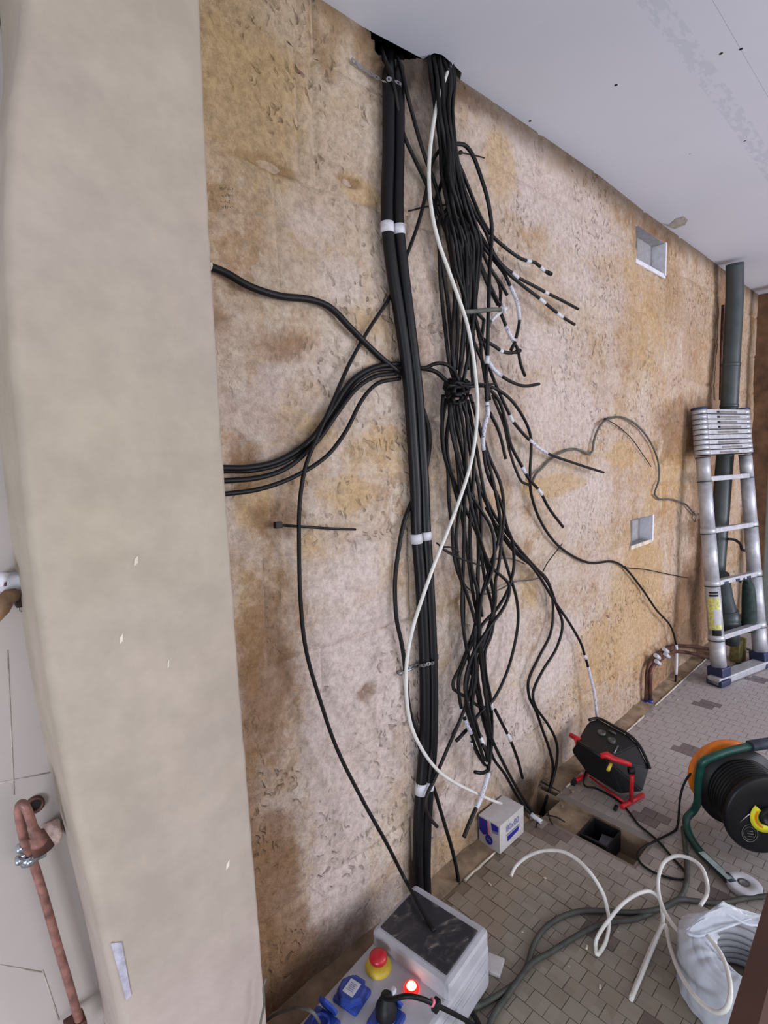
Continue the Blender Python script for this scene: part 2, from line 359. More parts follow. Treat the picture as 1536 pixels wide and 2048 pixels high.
def spline(P, step=9.0, k=0.5):
    """Catmull-Rom through tuples of any size; step = target spacing of the first two (or three) coordinates"""
    out = []; n = len(P)
    for i in range(n - 1):
        p0 = P[max(0, i - 1)]; p1 = P[i]; p2 = P[i + 1]; p3 = P[min(n - 1, i + 2)]
        d = math.dist(p1[:2] if len(p1) < 4 else p1[:3], p2[:2] if len(p2) < 4 else p2[:3]); m = max(1, min(14, int(d / step)))
        d0 = max(1e-6, math.dist(p0[:2], p1[:2])); d1 = max(1e-6, math.dist(p1[:2], p2[:2])); d2 = max(1e-6, math.dist(p2[:2], p3[:2]))
        for j in range(m):
            t = j / m; h = []
            for a, b, c, e in zip(p0, p1, p2, p3):
                m1 = (c - a) * d1 / (d0 + d1) if i > 0 else (c - b); m2 = (e - b) * d1 / (d1 + d2) if i < n - 2 else (c - b)
                h.append((2 * t**3 - 3 * t**2 + 1) * b + (t**3 - 2 * t**2 + t) * m1 + (-2 * t**3 + 3 * t**2) * c + (t**3 - t**2) * m2)
            out.append(tuple(h))
    out.append(tuple(P[-1])); return out
def spl3(P, per=8):
    out = []; n = len(P); P = [Vector(p) for p in P]
    for i in range(n - 1):
        p0 = P[max(0, i - 1)]; p1 = P[i]; p2 = P[i + 1]; p3 = P[min(n - 1, i + 2)]
        for j in range(per):
            t = j / per
            out.append(0.5 * ((2 * p1) + (p2 - p0) * t + (2 * p0 - 5 * p1 + 4 * p2 - p3) * t * t + (3 * p1 - p0 - 3 * p2 + p3) * t**3))
    out.append(P[-1]); return out

# ------------------------------------------------------------------ stone wall
CL = [onW(*p) for p in [(640, 0), (735, 62), (860, 128), (920, 160), (1070, 262), (1200, 352), (1300, 432), (1448, 540)]]
CEIL = [(-3, CL[0].z), (0.3, CL[0].z)] + [(p.x, p.z) for p in CL] + [(6, CL[-1].z)]
def ceil_z(x): return interp(x, CEIL)
def hf(x, z):
    """relief of the stone face: positive comes out of the wall"""
    h = 0.010 * noise.noise(Vector((x * 2.1, z * 1.7, 3.1))) + 0.007 * noise.noise(Vector((x * 7, z * 6, 1.7))) + 0.004 * noise.noise(Vector((x * 22, z * 17, 0.3)))
    h *= interp(z, [(2.40, 1.0), (2.53, 0.12)])
    for (cx, cz, rx, rz, d) in DENTS:
        e = ((x - cx) / rx) ** 2 + ((z - cz) / rz) ** 2
        if e < 1: h -= d * (1 - e) ** 1.3
    return h
def wp(px, py): p = onW(px, py); return p.x, p.z
DENTS = []
for (px, py, rx, rz, d) in [(545, 325, .07, .025, .03), (700, 362, .04, .02, .02), (1115, 70, .05, .03, .01), (560, 1050, .05, .05, .01), (735, 1385, .03, .03, .016), (700, 985, .08, .05, .008),
                            (1105, 965, .12, .03, .012), (1400, 900, .14, .10, .02), (1390, 1210, .10, .2, .022), (1335, 1240, .06, .12, .012), (1245, 905, .05, .04, .014),
                            (1290, 1200, .05, .25, .012), (620, 700, .10, .06, .010), (480, 900, .05, .08, .012), (600, 1480, .05, .16, .008), (1085, 1600, .07, .10, .04)]:
    x, z = wp(px, py); DENTS.append((x, z, rx, rz, d))
# two square niches for wall boxes
NICHE = []
for (a, b) in (((1272, 470), (1326, 536)), ((1262, 1036), (1300, 1086))):
    x0, z1 = wp(*a); x1, _ = wp(b[0], b[1]); _, z0 = wp((a[0] + b[0]) / 2, b[1]); _, z1 = wp((a[0] + b[0]) / 2, a[1])
    NICHE.append((x0, x1, z0, z1))
def in_niche(x, z): return any(a <= x <= b and c <= z <= d for a, b, c, d in NICHE)
hx0, _ = wp(733, 60); hx1, _ = wp(846, 125); _, hz0 = wp(778, 150)
def hole_z(x): return interp(x, [(hx0, hz0 + .075), (hx0 + .035, hz0 + .03), (lerp(hx0, hx1, .42), hz0), (lerp(hx0, hx1, .50), hz0 + .05), (hx1, hz0 + .105)])
# stone patches, with the pillar shadow and low light pool painted in, as (px, py, rx, ry, amount) seen in the photograph and laid onto the wall: ochre, brown, pale
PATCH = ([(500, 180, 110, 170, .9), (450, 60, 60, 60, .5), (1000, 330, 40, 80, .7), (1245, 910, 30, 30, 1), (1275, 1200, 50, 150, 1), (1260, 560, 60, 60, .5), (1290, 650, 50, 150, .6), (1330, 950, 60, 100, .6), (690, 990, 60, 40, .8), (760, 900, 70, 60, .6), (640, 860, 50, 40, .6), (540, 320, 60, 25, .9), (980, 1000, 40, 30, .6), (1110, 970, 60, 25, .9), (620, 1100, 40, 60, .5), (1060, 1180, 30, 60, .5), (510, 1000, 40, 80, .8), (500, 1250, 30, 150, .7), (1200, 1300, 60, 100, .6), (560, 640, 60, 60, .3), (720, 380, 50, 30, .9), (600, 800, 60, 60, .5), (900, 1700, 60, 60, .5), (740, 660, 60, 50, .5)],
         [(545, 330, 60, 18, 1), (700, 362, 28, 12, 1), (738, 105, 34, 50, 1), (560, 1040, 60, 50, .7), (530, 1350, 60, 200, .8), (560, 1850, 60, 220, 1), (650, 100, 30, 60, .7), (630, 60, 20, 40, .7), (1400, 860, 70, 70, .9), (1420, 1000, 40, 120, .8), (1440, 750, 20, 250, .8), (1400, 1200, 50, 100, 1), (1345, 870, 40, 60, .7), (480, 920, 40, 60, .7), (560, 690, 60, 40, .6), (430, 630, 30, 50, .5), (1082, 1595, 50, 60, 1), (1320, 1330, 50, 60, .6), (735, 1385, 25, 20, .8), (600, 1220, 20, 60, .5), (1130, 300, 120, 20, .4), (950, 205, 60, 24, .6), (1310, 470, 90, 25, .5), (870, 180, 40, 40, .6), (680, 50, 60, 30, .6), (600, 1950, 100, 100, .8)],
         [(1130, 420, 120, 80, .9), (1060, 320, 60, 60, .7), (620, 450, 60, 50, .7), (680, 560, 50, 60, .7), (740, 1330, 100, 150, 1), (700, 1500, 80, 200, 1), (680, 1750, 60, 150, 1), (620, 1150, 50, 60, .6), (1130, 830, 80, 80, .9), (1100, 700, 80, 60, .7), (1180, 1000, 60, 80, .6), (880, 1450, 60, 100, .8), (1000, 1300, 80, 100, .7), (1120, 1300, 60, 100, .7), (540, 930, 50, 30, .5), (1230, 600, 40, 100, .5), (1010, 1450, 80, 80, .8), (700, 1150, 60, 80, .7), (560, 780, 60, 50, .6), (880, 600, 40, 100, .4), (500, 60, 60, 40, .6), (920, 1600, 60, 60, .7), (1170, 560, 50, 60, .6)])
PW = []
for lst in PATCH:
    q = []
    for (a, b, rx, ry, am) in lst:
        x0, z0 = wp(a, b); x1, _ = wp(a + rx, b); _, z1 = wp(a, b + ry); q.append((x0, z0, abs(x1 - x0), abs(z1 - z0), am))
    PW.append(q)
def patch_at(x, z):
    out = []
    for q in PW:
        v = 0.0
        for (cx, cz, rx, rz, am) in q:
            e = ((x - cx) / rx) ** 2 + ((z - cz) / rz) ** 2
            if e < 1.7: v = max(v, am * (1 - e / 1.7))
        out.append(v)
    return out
wall = MB()
nx, nz = 100, 56
def mort_y(x, z): return D + 0.006 - min(hf(x + a, z + b) for a in (-.05, 0, .05) for b in (-.05, 0, .05))
gx = [0.2 + (5.2 - 0.2) * i / nx for i in range(nx + 1)]; gz = [-0.12 + 2.95 * j / nz for j in range(nz + 1)]
# mortar bed just behind the stones, open where the niches and the cable hole are
for i in range(nx):
    for j in range(nz):
        xm, zm = (gx[i] + gx[i + 1]) / 2, (gz[j] + gz[j + 1]) / 2
        if any(a - .03 <= xm <= b + .03 and c - .03 <= zm <= d + .03 for a, b, c, d in NICHE): continue
        if hx0 - .03 < xm < hx1 + .03 and zm > hole_z(xm) - .03: continue
        y = mort_y
        wall.quad((gx[i], y(gx[i], gz[j]), gz[j]), (gx[i + 1], y(gx[i + 1], gz[j]), gz[j]), (gx[i + 1], y(gx[i + 1], gz[j + 1]), gz[j + 1]), (gx[i], y(gx[i], gz[j + 1]), gz[j + 1]))
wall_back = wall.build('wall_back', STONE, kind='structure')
wall_back.data.polygons.foreach_set('use_smooth', [True] * len(wall_back.data.polygons))
prop(wall_back, 'rough chiselled limestone wall with ochre and lilac patches behind the hanging cables')
# courses of stones, joint lines where the photo lets one see them
courses = [-0.10, 0.27, 0.60, 0.93, 1.22, 1.55, 1.83, 2.12, 2.42, 2.80]
xs_fix = {7: [0.2, 0.805, 0.852, 1.30, 1.75, 2.2, 2.66, 2.95, 3.5, 4.0, 4.5, 5.2], 8: [0.2, 0.815, 0.86, 1.4, 1.9, 2.35, 2.9, 3.4, 3.9, 4.5, 5.2]}
RS = random.Random(21)
def stone(x0, x1, z0, z1, proud):
    s = 0.0125; n = max(2, round((x1 - x0) / s)); m = max(2, round((z1 - z0) / s)); vs = []; fs = []; keep = {}
    for j in range(m + 1):
        for i in range(n + 1):
            x = x0 + (x1 - x0) * i / n; z = z0 + (z1 - z0) * j / m
            wob = 0.006 * noise.noise(Vector((x * 14, z * 14, 9)))
            e = min(x - x0, x1 - x, z - z0, z1 - z)
            edge = max(0.0, 1 - e / (0.016 + wob)) if e < 0.03 else 0.0
            edge = min(1.0, edge)
            fade = 0.5 + 1.2 * max(0, noise.noise(Vector((x * 2.3, z * 2.3, 5.5)))) + (.8 if .79 < x < .87 and z > 2.1 else 0)    # many joints are flushed up with old plaster
            y = D - hf(x, z) - proud * (1 - edge) + 0.007 * edge * min(1.3, fade)
            if hx0 < x < hx1 and hole_z(x) < z <= hole_z(x) + (z1 - z0) / m: z = hole_z(x) + .004 * noise.noise(Vector((x * 60, 0, 0)))
            vs.append((x, y, z))
    for j in range(m):
        for i in range(n):
            xm = x0 + (x1 - x0) * (i + .5) / n; zm = z0 + (z1 - z0) * (j + .5) / m
            if in_niche(xm, zm): continue
            if hx0 < xm < hx1 and z0 + (z1 - z0) * j / m > hole_z(xm): continue
            a = j * (n + 1) + i; fs.append((a, a + 1, a + n + 2, a + n + 1))
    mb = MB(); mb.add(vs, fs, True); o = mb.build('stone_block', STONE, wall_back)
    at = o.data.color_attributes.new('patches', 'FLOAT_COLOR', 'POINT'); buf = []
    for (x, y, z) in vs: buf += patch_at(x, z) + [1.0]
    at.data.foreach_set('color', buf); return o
for ci in range(len(courses) - 1):
    z0, z1 = courses[ci], courses[ci + 1]
    if ci in xs_fix: xs = xs_fix[ci]
    else:
        xs = [0.2]
        while xs[-1] < 4.7: xs.append(xs[-1] + (RS.uniform(0.20, 0.42) if xs[-1] > 2.3 else RS.uniform(0.34, 0.62)))
        xs[-1] = 5.2
    for a, b in zip(xs, xs[1:]): stone(a, b, z0, z1, RS.uniform(0.0, 0.0035))
# niches: grey lining, white right cheek, plaster rim
for k, (a, b, c, d) in enumerate(NICHE):
    y0, y1 = D + 0.012, D + 0.055; m = MB()
    m.quad((a, y1, c), (b, y1, c), (b, y1, d), (a, y1, d)); m.quad((a, y0 - .02, c), (b, y0 - .02, c), (b, y1, c), (a, y1, c)); m.quad((a, y0 - .02, d), (a, y1, d), (b, y1, d), (b, y0 - .02, d))
    m.quad((a, y0 - .02, c), (a, y1, c), (a, y1, d), (a, y0 - .02, d))
    m.build('niche_lining', GREYBOX, wall_back)
    m = MB(); m.box((b, (y0 + y1) / 2 - .012, (c + d) / 2), (0.016, y1 - y0 + .03, d - c + .01)); m.build('niche_cheek', WHITEP, wall_back)
    m = MB(); m.bbox(((a + b) / 2, D - .004, c - .006), (b - a + .03, .012, .022), b=.004); m.build('niche_sill', WHITEP if k == 0 else MORTARL, wall_back)
# cavity where the ducts enter, lined near black to paint its shade
m = MB(); m.box(((hx0 + hx1) / 2, D + 0.19, 2.62), (hx1 - hx0 + .12, 0.34, 0.5)); m.f = [f for i, f in enumerate(m.f) if i != 2]; m.sm = m.sm[:-1]
m.build('duct_cavity', HOLE_SHADE, wall_back)
# pencil notes near the pillar
m = MB(); RP = random.Random(4)
for row, (y, xa, xb) in enumerate([(377, 441, 467), (390, 443, 464), (403, 441, 462), (414, 443, 467)]):
    x = xa
    while x < xb:
        a = onW(x, y + RP.uniform(-3, 1), .014); b = onW(x + RP.uniform(-1, 3), y + RP.uniform(1, 4), .014); m.tube([a, b], 0.0007, 4); x += RP.uniform(2.2, 4.5)
m.build('pencil_note', PENCIL, wall_back)

# ------------------------------------------------------------------ pillar and recessed left wall
LE = [(-0.2, .19), (0.3, .186), (.59, .173), (1.009, .137), (1.271, .125), (1.656, .129), (1.868, .149), (2.02, .178), (2.9, .2)]
LEs = [(p[0], p[1]) for p in spline([(a * 400, b * 400) for a, b in LE], 12)]; LEs = [(a / 400, b / 400) for a, b in LEs]
REs = [(-0.2, .420), (.381, .417), (1.0, .408), (1.422, .405), (1.8, .407), (2.144, .416), (2.9, .42)]
m = MB(); prof = []; zs = [-0.02 + 2.66 * i / 90 for i in range(91)]; rows = []
for z in zs:
    xl = interp(z, LEs); xr = interp(z, REs) + 0.0022 * noise.noise(Vector((z * 30, 1, 0))) + (0.002 * noise.noise(Vector((z * 90, 4, 0))) if z < 1.3 else 0)
    rr = 0.016; row = [(xl, 0.99)]
    for k in range(6):
        a = pi - (pi / 2) * k / 5; row.append((xl + rr + rr * cos(a), .82 + rr - rr * sin(a)))
    row += [((xl * 2 + xr) / 3, .82), ((xl + 2 * xr) / 3, .82)]
    for k in range(4):
        a = pi / 2 - (pi / 2) * k / 3; row.append((xr - .006 + .006 * cos(a), .826 - .006 * sin(a)))
    row.append((xr, 1.16)); rows.append([(x, y, z) for x, y in row])
n = len(rows[0]); m.add([v for r in rows for v in r], [(j * n + i, j * n + i + 1, (j + 1) * n + i + 1, (j + 1) * n + i) for j in range(len(rows) - 1) for i in range(n - 1)], True)
pillar = m.build('pillar', PLASTER, kind='structure'); prop(pillar, 'beige painted plaster pillar standing out at the left')
m = MB(); m.box((-1.2, 1.04, 1.2), (2.76, 0.14, 3.1)); wl = m.build('wall_left', plain('left_wall_paint', (176, 166, 160), 0.7, vary=0.03, scale=3, bump=0.1), kind='structure'); prop(wl, 'pale painted wall recessed left of the pillar')
# thin scored lines on the left wall
m = MB()
for a, b in (((0, 1566), (100, 1545)), ((15, 1300), (28, 1590)), ((0, 1930), (88, 1945)), ((85, 1940), (118, 2040))):
    m.tube([onY(*a, 0.9698), onY(*b, 0.9698)], 0.0012, 4)
m.build('scored_line', plain('score_line_tone', (172, 164, 156), .9), wl)  # lines toned slightly darker than the wall paint
m = MB(); m.slab([onY(*p, 0.8195) for p in [(221, 1886), (243, 1884), (262, 1990), (252, 2000)]], (0, -1, 0), 0.0012)
tp = m.build('tape_strip', GTAPE, at=onY(250, 2000, .8195)); prop(tp, 'strip of lilac grey masking tape stuck on the pillar near its foot', 'tape')
for (a, w_) in (((240, 1288), .004), ((268, 1132), .006), ((335, 1338), .003), ((452, 1740), .006)):
    p = onY(*a, .8197); mm = MB(); mm.slab([p + Vector(v) for v in ((0, 0, 0), (w_, 0, .004), (w_ * 1.3, 0, .016), (w_ * .2, 0, .010))], (0, -1, 0), .0006)
    mm.build('paint_chip', MORTARL, pillar)

# ------------------------------------------------------------------ ceiling
na = [onZ(846, 118, 2.585), onZ(868, 106, 2.585), onZ(884, 112, 2.585), onZ(906, 132, 2.59), onZ(924, 147, 2.60), onZ(919, 166, 2.60)]
NOTCH = [(p.x, p.y) for p in na]
def edgeY(x):
    if NOTCH[0][0] < x < NOTCH[-1][0]:
        return min(D + .04, interp(x, sorted(NOTCH)))
    return D - 0.004 if hx0 - .01 < x < hx1 + .004 else D + 0.05
def panel(y0, y1f, xs, name):
    m = MB(); top = []; n = len(xs); ys = 6
    for layer in (0, 0.013):
        for x in xs:
            for k in range(ys + 1):
                y = lerp(y0, y1f(x), k / ys); top.append((x, y, ceil_z(x) + layer))
    q = ys + 1; L = n * q; fs = []
    for i in range(n - 1):
        for k in range(ys):
            a = i * q + k; fs.append((a, a + 1, a + q + 1, a + q)); fs.append((L + a + q, L + a + q + 1, L + a + 1, L + a))
        fs.append((i * q + ys, L + i * q + ys, L + (i + 1) * q + ys, (i + 1) * q + ys)); fs.append((i * q, (i + 1) * q, L + (i + 1) * q, L + i * q))
    m.add(top, fs); return m
xs = sorted(set([-2.6, -1, 0.3, 0.6, 0.8] + [c[0] for c in CEIL if 0.3 < c[0] < 5.3] + [NOTCH[0][0] - .001, hx0 - .0101, hx0 - .0099, hx1 + .0039, hx1 + .0041] + [lerp(NOTCH[0][0], NOTCH[-1][0], i / 24) for i in range(25)] + [NOTCH[-1][0] + .001, 1.6, 2.0, 2.8, 3.4, 4.4, 5.3]))
m = MB(); m.box((1.3, -0.95, 2.84), (8.0, 4.6, 0.1)); ceiling = m.build('ceiling', BROWNW, kind='structure'); prop(ceiling, 'white plasterboard ceiling above the stone wall')  # upper slab added above the panels to keep sky light out
pa = panel(0.5010, edgeY, xs, 'a').build('plasterboard_panel', BOARD, ceiling)
xs2 = [x for x in xs if not (NOTCH[0][0] - .01 < x < NOTCH[-1][0] + .01)]
pb = panel(-0.70, lambda x: 0.5002, xs2, 'b').build('plasterboard_panel', BOARD, ceiling)
pc = panel(-1.90, lambda x: -0.704, xs2, 'c').build('plasterboard_panel', BOARD, ceiling)
pd = panel(-3.10, lambda x: -1.904, xs2, 'd').build('plasterboard_panel', BOARD, ceiling)
for (x, y) in [(857, 73), (1060, 242), (1232, 170), (1442, 107), (1482, 98), (1380, 308), (1218, 354), (1490, 282), (1350, 165), (1130, 120)][:8]:
    p = onZ(x, y, 2.61); z = ceil_z(p.x); p = onZ(x, y, z); mm = MB(); mm.lathe((p.x, p.y, z - .0006), (0, 0, 1), [(0, 0), (0, .005), (.002, .0055)], 10)
    mm.build('screw_head', BLKP, pa if p.y > .5 else pb)
mm = MB()
stp = [onZ(x, y, 2.606) for x, y in [(1308, 440), (1322, 446), (1340, 449), (1352, 438), (1368, 433), (1376, 440), (1370, 450), (1350, 458), (1338, 453)]]
mm.slab(stp, (0, 0, -1), .0004); mm.build('glue_stain', plain('glue_stain', (172, 168, 158), .8), pa)

# ------------------------------------------------------------------ floor
TX0, TX1, TY0, TY1 = 1.745, 1.895, 0.665, 1.04            # open trench
m = MB(); z = -0.0026
def rect(a, b, c, d, zz): m.quad((a, c, zz), (b, c, zz), (b, d, zz), (a, d, zz))
HX0, HX1, HY0, HY1 = 1.72, 1.925, 1.04, 1.13
rect(-2.6, 5.3, -3.1, TY0, z); rect(-2.6, TX0, TY0, TY1, z); rect(TX1, 5.3, TY0, TY1, z); rect(-2.6, HX0, TY1, 1.2, z); rect(HX1, 5.3, TY1, 1.2, z); rect(HX0, HX1, HY1, 1.2, z)
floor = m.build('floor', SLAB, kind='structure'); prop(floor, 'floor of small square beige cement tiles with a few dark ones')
m = MB(); pts = []
for (y0, y1, z0, z1) in ((0.665, 0.875, -.10, -.10), (0.875, 0.885, -.10, -.014), (0.885, 1.02, -.014, -.010), (1.02, 1.04, -.010, -.14), (1.04, 1.14, -.14, -.16)):
    m.quad((TX0, y0, z0), (TX1, y0, z0), (TX1, y1, z1), (TX0, y1, z1))
for x in (TX0, TX1): m.quad((x, TY0, -.2), (x, 1.14, -.2), (x, 1.14, -.001), (x, TY0, -.001))
m.quad((TX0, TY0, -.2), (TX1, TY0, -.2), (TX1, TY0, -.001), (TX0, TY0, -.001))
m.quad((HX0, 1.041, -.15), (HX1, 1.041, -.15), (HX1, 1.14, -.16), (HX0, 1.14, -.16))
for x in (HX0, HX1): m.quad((x, 1.041, -.2), (x, 1.14, -.2), (x, 1.14, .004), (x, 1.041, .004))
m.quad((TX1, 1.0405, -.2), (HX1, 1.0405, -.2), (HX1, 1.0405, -.001), (TX1, 1.0405, -.001)); m.quad((HX0, 1.0405, -.2), (TX0, 1.0405, -.2), (TX0, 1.0405, -.001), (HX0, 1.0405, -.001)); m.quad((HX0, 1.125, -.2), (HX1, 1.125, -.2), (HX1, 1.125, -.002), (HX0, 1.125, -.002))
m.build('trench_lining', MORTAR, floor)
def dark_at(x, y):
    for (cx, cy) in ((3.20, .85), (2.62, .77), (2.05, .72), (1.45, .64), (1.68, .94), (1.80, .42), (1.22, .40), (2.4, .42), (3.0, .42), (3.6, .42), (3.75, .72), (4.3, .75), (1.45, .05), (2.05, .1), (2.65, .1), (3.2, .1)):
        if abs(x - cx) < .052 and abs(y - cy) < .052: return True
    return False
cand = []; rt = random.Random(3); px_ = 0.0502
row = 0; x = 0.20
while x < 5.15:
    y = 1.03 - px_ / 2 - (px_ / 2 if row % 2 else 0)
    while y > -0.95:
        if not (TX0 - .02 < x < TX1 + .02 and y > TY0 - .02) and not (x < .45 and y > .78):
            cand.append((x, y))
        y -= px_
    x += px_; row += 1
def tile_verts(c, w=.02465, zt=0.0):
    return [(c[0] - w, c[1] - w, -.008), (c[0] + w, c[1] - w, -.008), (c[0] + w, c[1] + w, -.008), (c[0] - w, c[1] + w, -.008),
            (c[0] - w + .0006, c[1] - w + .0006, zt), (c[0] + w - .0006, c[1] - w + .0006, zt), (c[0] + w - .0006, c[1] + w - .0006, zt), (c[0] - w + .0006, c[1] + w - .0006, zt)]
TF = [(4, 5, 6, 7), (0, 1, 5, 4), (1, 2, 6, 5), (2, 3, 7, 6), (3, 0, 4, 7)]
def score(c):
    u, v, w = proj((c[0], c[1], 0))
    if w < .2 or u < 560 or u > 1545 or v > 2060: return -1
    if c[0] < 1.06 and c[1] > .72: return -1             # under the site power box
    if (c[0] - 1.62) ** 2 + (c[1] - .22) ** 2 < .02: return -1
    return 1 / w
sc = sorted(cand, key=lambda c: -score(c)); near = [c for c in sc[:298]]; nearset = set(near)
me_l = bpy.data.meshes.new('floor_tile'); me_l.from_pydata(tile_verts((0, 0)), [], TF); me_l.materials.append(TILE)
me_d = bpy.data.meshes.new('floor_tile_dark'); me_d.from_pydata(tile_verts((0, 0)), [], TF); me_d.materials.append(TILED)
for c in near:
    o = bpy.data.objects.new('tile', me_d if dark_at(*c) else me_l); C.objects.link(o); o.parent = floor
    o.location = (c[0] + rt.uniform(-.0006, .0006), c[1] + rt.uniform(-.0006, .0006), rt.uniform(-.0008, .0008)); o.rotation_euler = (rt.uniform(-.01, .01), rt.uniform(-.01, .01), rt.uniform(-.015, .015))
ml, mdk = MB(), MB()
for c in cand:
    if c not in nearset: (mdk if dark_at(*c) else ml).add(tile_verts(c, zt=rt.uniform(-.0006, .0006)), TF)
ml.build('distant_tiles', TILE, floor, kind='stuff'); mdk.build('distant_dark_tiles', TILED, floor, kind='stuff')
# rough mortar strip between the tiles and the wall, with its pale edge line
m = MB(); N = 160
for i in range(N):
    xa, xb = 0.42 + 4.75 * i / N, 0.42 + 4.75 * (i + 1) / N
    if HX0 - .01 < (xa + xb) / 2 < HX1 + .01: continue
    for (y0, y1) in ((1.043, 1.075), (1.075, 1.10), (1.10, 1.14)):
        zf = lambda x, y: 0.001 + (y - 1.043) * 0.10 + 0.004 * noise.noise(Vector((x * 13, y * 20, 0)))
        m.quad((xa, y0, zf(xa, y0)), (xb, y0, zf(xb, y0)), (xb, y1, zf(xb, y1)), (xa, y1, zf(xa, y1)))
tr = m.build('trim_1', MORTAR, kind='structure'); prop(tr, 'strip of rough brown mortar between floor tiles and stone wall')
for a, b in ((1.28, 1.47), (1.98, 2.12), (2.42, 2.82), (2.98, 4.35)):
    m = MB(); q = int((b - a) / .03) + 1; pts = [(lerp(a, b, i / q), 1.038 + .003 * noise.noise(Vector((a + i, 0, 0))), .0015) for i in range(q + 1)]
    m.tube(pts, [.0045 + .0025 * noise.noise(Vector((i * .9, a, 0))) for i in range(q + 1)], 5, flat=None); m.build('plaster_line', MORTARL, tr)

# far end of the room
m = MB(); m.box((5.26, -0.95, 1.3), (0.12, 4.3, 2.7)); wr = m.build('wall_right', BROWNW, kind='structure'); prop(wr, 'brown rendered end wall behind the aluminium ladder')
m = MB(); m.bbox((4.98, .90, 1.3), (.10, .10, 2.6), b=.01); st = m.build('trim_2', GREENGREY, kind='structure'); prop(st, 'green grey painted upright post at the right end of the room')

# ------------------------------------------------------------------ cables on the wall
RC = random.Random(11)
def OZ(px, py, z): return D - onZ(px, py, z).y      # distance from the wall at which a pixel's ray is z high
def wpath(P, base=0.03, amp=0.006, step=7.0):
    """smooth path through (px, py[, off]) hung in front of the stone wall"""
    ph = RC.uniform(0, 6); Q = [(p[0], p[1], (p[2] if len(p) > 2 else base)) for p in P]
    S = spline(Q, step); out = []; L = 0
    for i, s in enumerate(S):
        if i: L += math.dist(S[i - 1][:2], s[:2])
        out.append((s[0], s[1], onW(s[0], s[1], s[2] if s[2] < .005 else max(.010, s[2] + amp * sin(L / 38 + ph)))))
    return out
def nearest(S, q): return min(range(len(S)), key=lambda i: (S[i][0] - q[0]) ** 2 + (S[i][1] - q[1]) ** 2)
def cable(label, P, r=.0058, mat=None, base=.03, group=None, tapes=(), cat='cable', name='cable', amp=.006, whites=(), fin=None):
    S = wpath(P, base, amp); mb = MB(); mb.tube([s[2] for s in S], r, 8)
    low = min((s[2] for s in S), key=lambda v: v.z)
    o = mb.build(name, mat or BLACK, at=low); prop(o, label, cat, group)
    for k, tp in enumerate(tapes):
        a, b = tp[0], tp[1]; tm = tp[2] if len(tp) > 2 else TAPE; rr = tp[3] if len(tp) > 3 else r * 1.18
        i, j = sorted((nearest(S, a), nearest(S, b)))
        if j <= i: j = min(len(S) - 1, i + 1)
        if j == i: i -= 1
        t = MB(); t.tube([s[2] for s in S[i:j + 1]], rr, 8); t.build('tape_wrap', tm, o)
    if fin: t = MB(); t.tube([S[-2][2], S[-1][2]], r * fin, 8); t.build('cable_end', mat or BLACK, o)
    return o
G_UP = 'black cables fanning out of the upper bundle'
G_LOW = 'black cables hanging below the knot'
LEFTC = [(60, 858), (105, 850), (130, 850), (200, 868), (280, 880), (330, 882), (400, 888), (450, 897), (500, 902)]
RIGHTC = [(60, 905), (120, 900), (150, 912), (200, 905), (280, 911), (330, 917), (400, 938), (450, 964), (500, 984)]
def prefix(u, ymax, top=60, jit=3.0, lay=0.0):
    """a cable's way through the upper bundle: u = 0 at its left edge, 1 at its right edge"""
    out = []; uu = u
    for y in (top, 100, 160, 220, 290, 350, 410, 460):
        if y >= ymax - 18: break
        uu = min(1, max(0, u + RC.uniform(-.10, .10) * (0 if y > ymax - 80 else 1)))
        off = interp(y, [(60, .012), (110, .018), (200, .026 + lay), (480, .03 + lay)]) + (u * .006)
        out.append((lerp(interp(y, LEFTC), interp(y, RIGHTC), uu), y, off))
    return out
# the fanned upper ends
cable('black cable arching high over the bundle then dropping straight to a white tape joint', [(885, 345, .05), (892, 305, .07), (907, 290, .08), (927, 289, .08), (944, 308, .085), (958, 343, .085), (974, 394, .085), (983, 447, .085), (983, 482, .085), (979, 544, .085), (977, 614, .085), (976, 650, .085), (975, 712, .085), (972, 760, .085), (974, 811, .08)],
      r=.0062, group=None, tapes=[((975, 713), (974, 727)), ((974, 806), (974, 812))])
cable('black cable reaching right with a kinked end in two white tape bands below the arch', prefix(.95, 330, lay=.03) + [(911, 310, .055), (927, 350, .06), (948, 403, .06), (965, 442, .06), (986, 473, .065), (1009, 494, .07), (1036, 514, .07), (1052, 521, .07), (1070, 525, .07), (1080, 533, .07), (1088, 541, .07), (1102, 548, .07)],
      tapes=[((1051, 520), (1057, 522)), ((1078, 532), (1086, 540))], fin=1.35)
cable('black cable reaching farthest right, white striped before its thick black tip', prefix(.85, 400, lay=.035) + [(934, 392, .05), (951, 429, .05), (972, 465, .055), (988, 508, .06), (1009, 535, .06), (1023, 545, .06), (1036, 555, .06), (1066, 571, .06), (1096, 587, .06), (1126, 602, .06), (1156, 618, .06)],
      tapes=[((1022, 545), (1035, 554)), ((1088, 583), (1099, 589))])
cable('black cable just under the farthest reaching one with two white bands near its tip', prefix(.7, 440, lay=.04) + [(940, 430, .06), (962, 472, .06), (987, 510, .065), (1018, 548, .07), (1049, 574, .07), (1078, 596, .07), (1102, 616, .07), (1125, 634, .07), (1149, 649, .07)],
      tapes=[((1078, 596), (1088, 604)), ((1116, 627), (1126, 635))])
cable('black cable ending in a long white taped bow by the stub cluster', prefix(.6, 470, lay=.05) + [(948, 460, .06), (968, 495, .06), (987, 519, .06), (1007, 545, .06), (1020, 571, .06), (1029, 590, .06), (1036, 613, .065), (1039, 639, .06), (1037, 655, .06), (1032, 676, .06)], tapes=[((1021, 573), (1039, 640), TAPEM)])
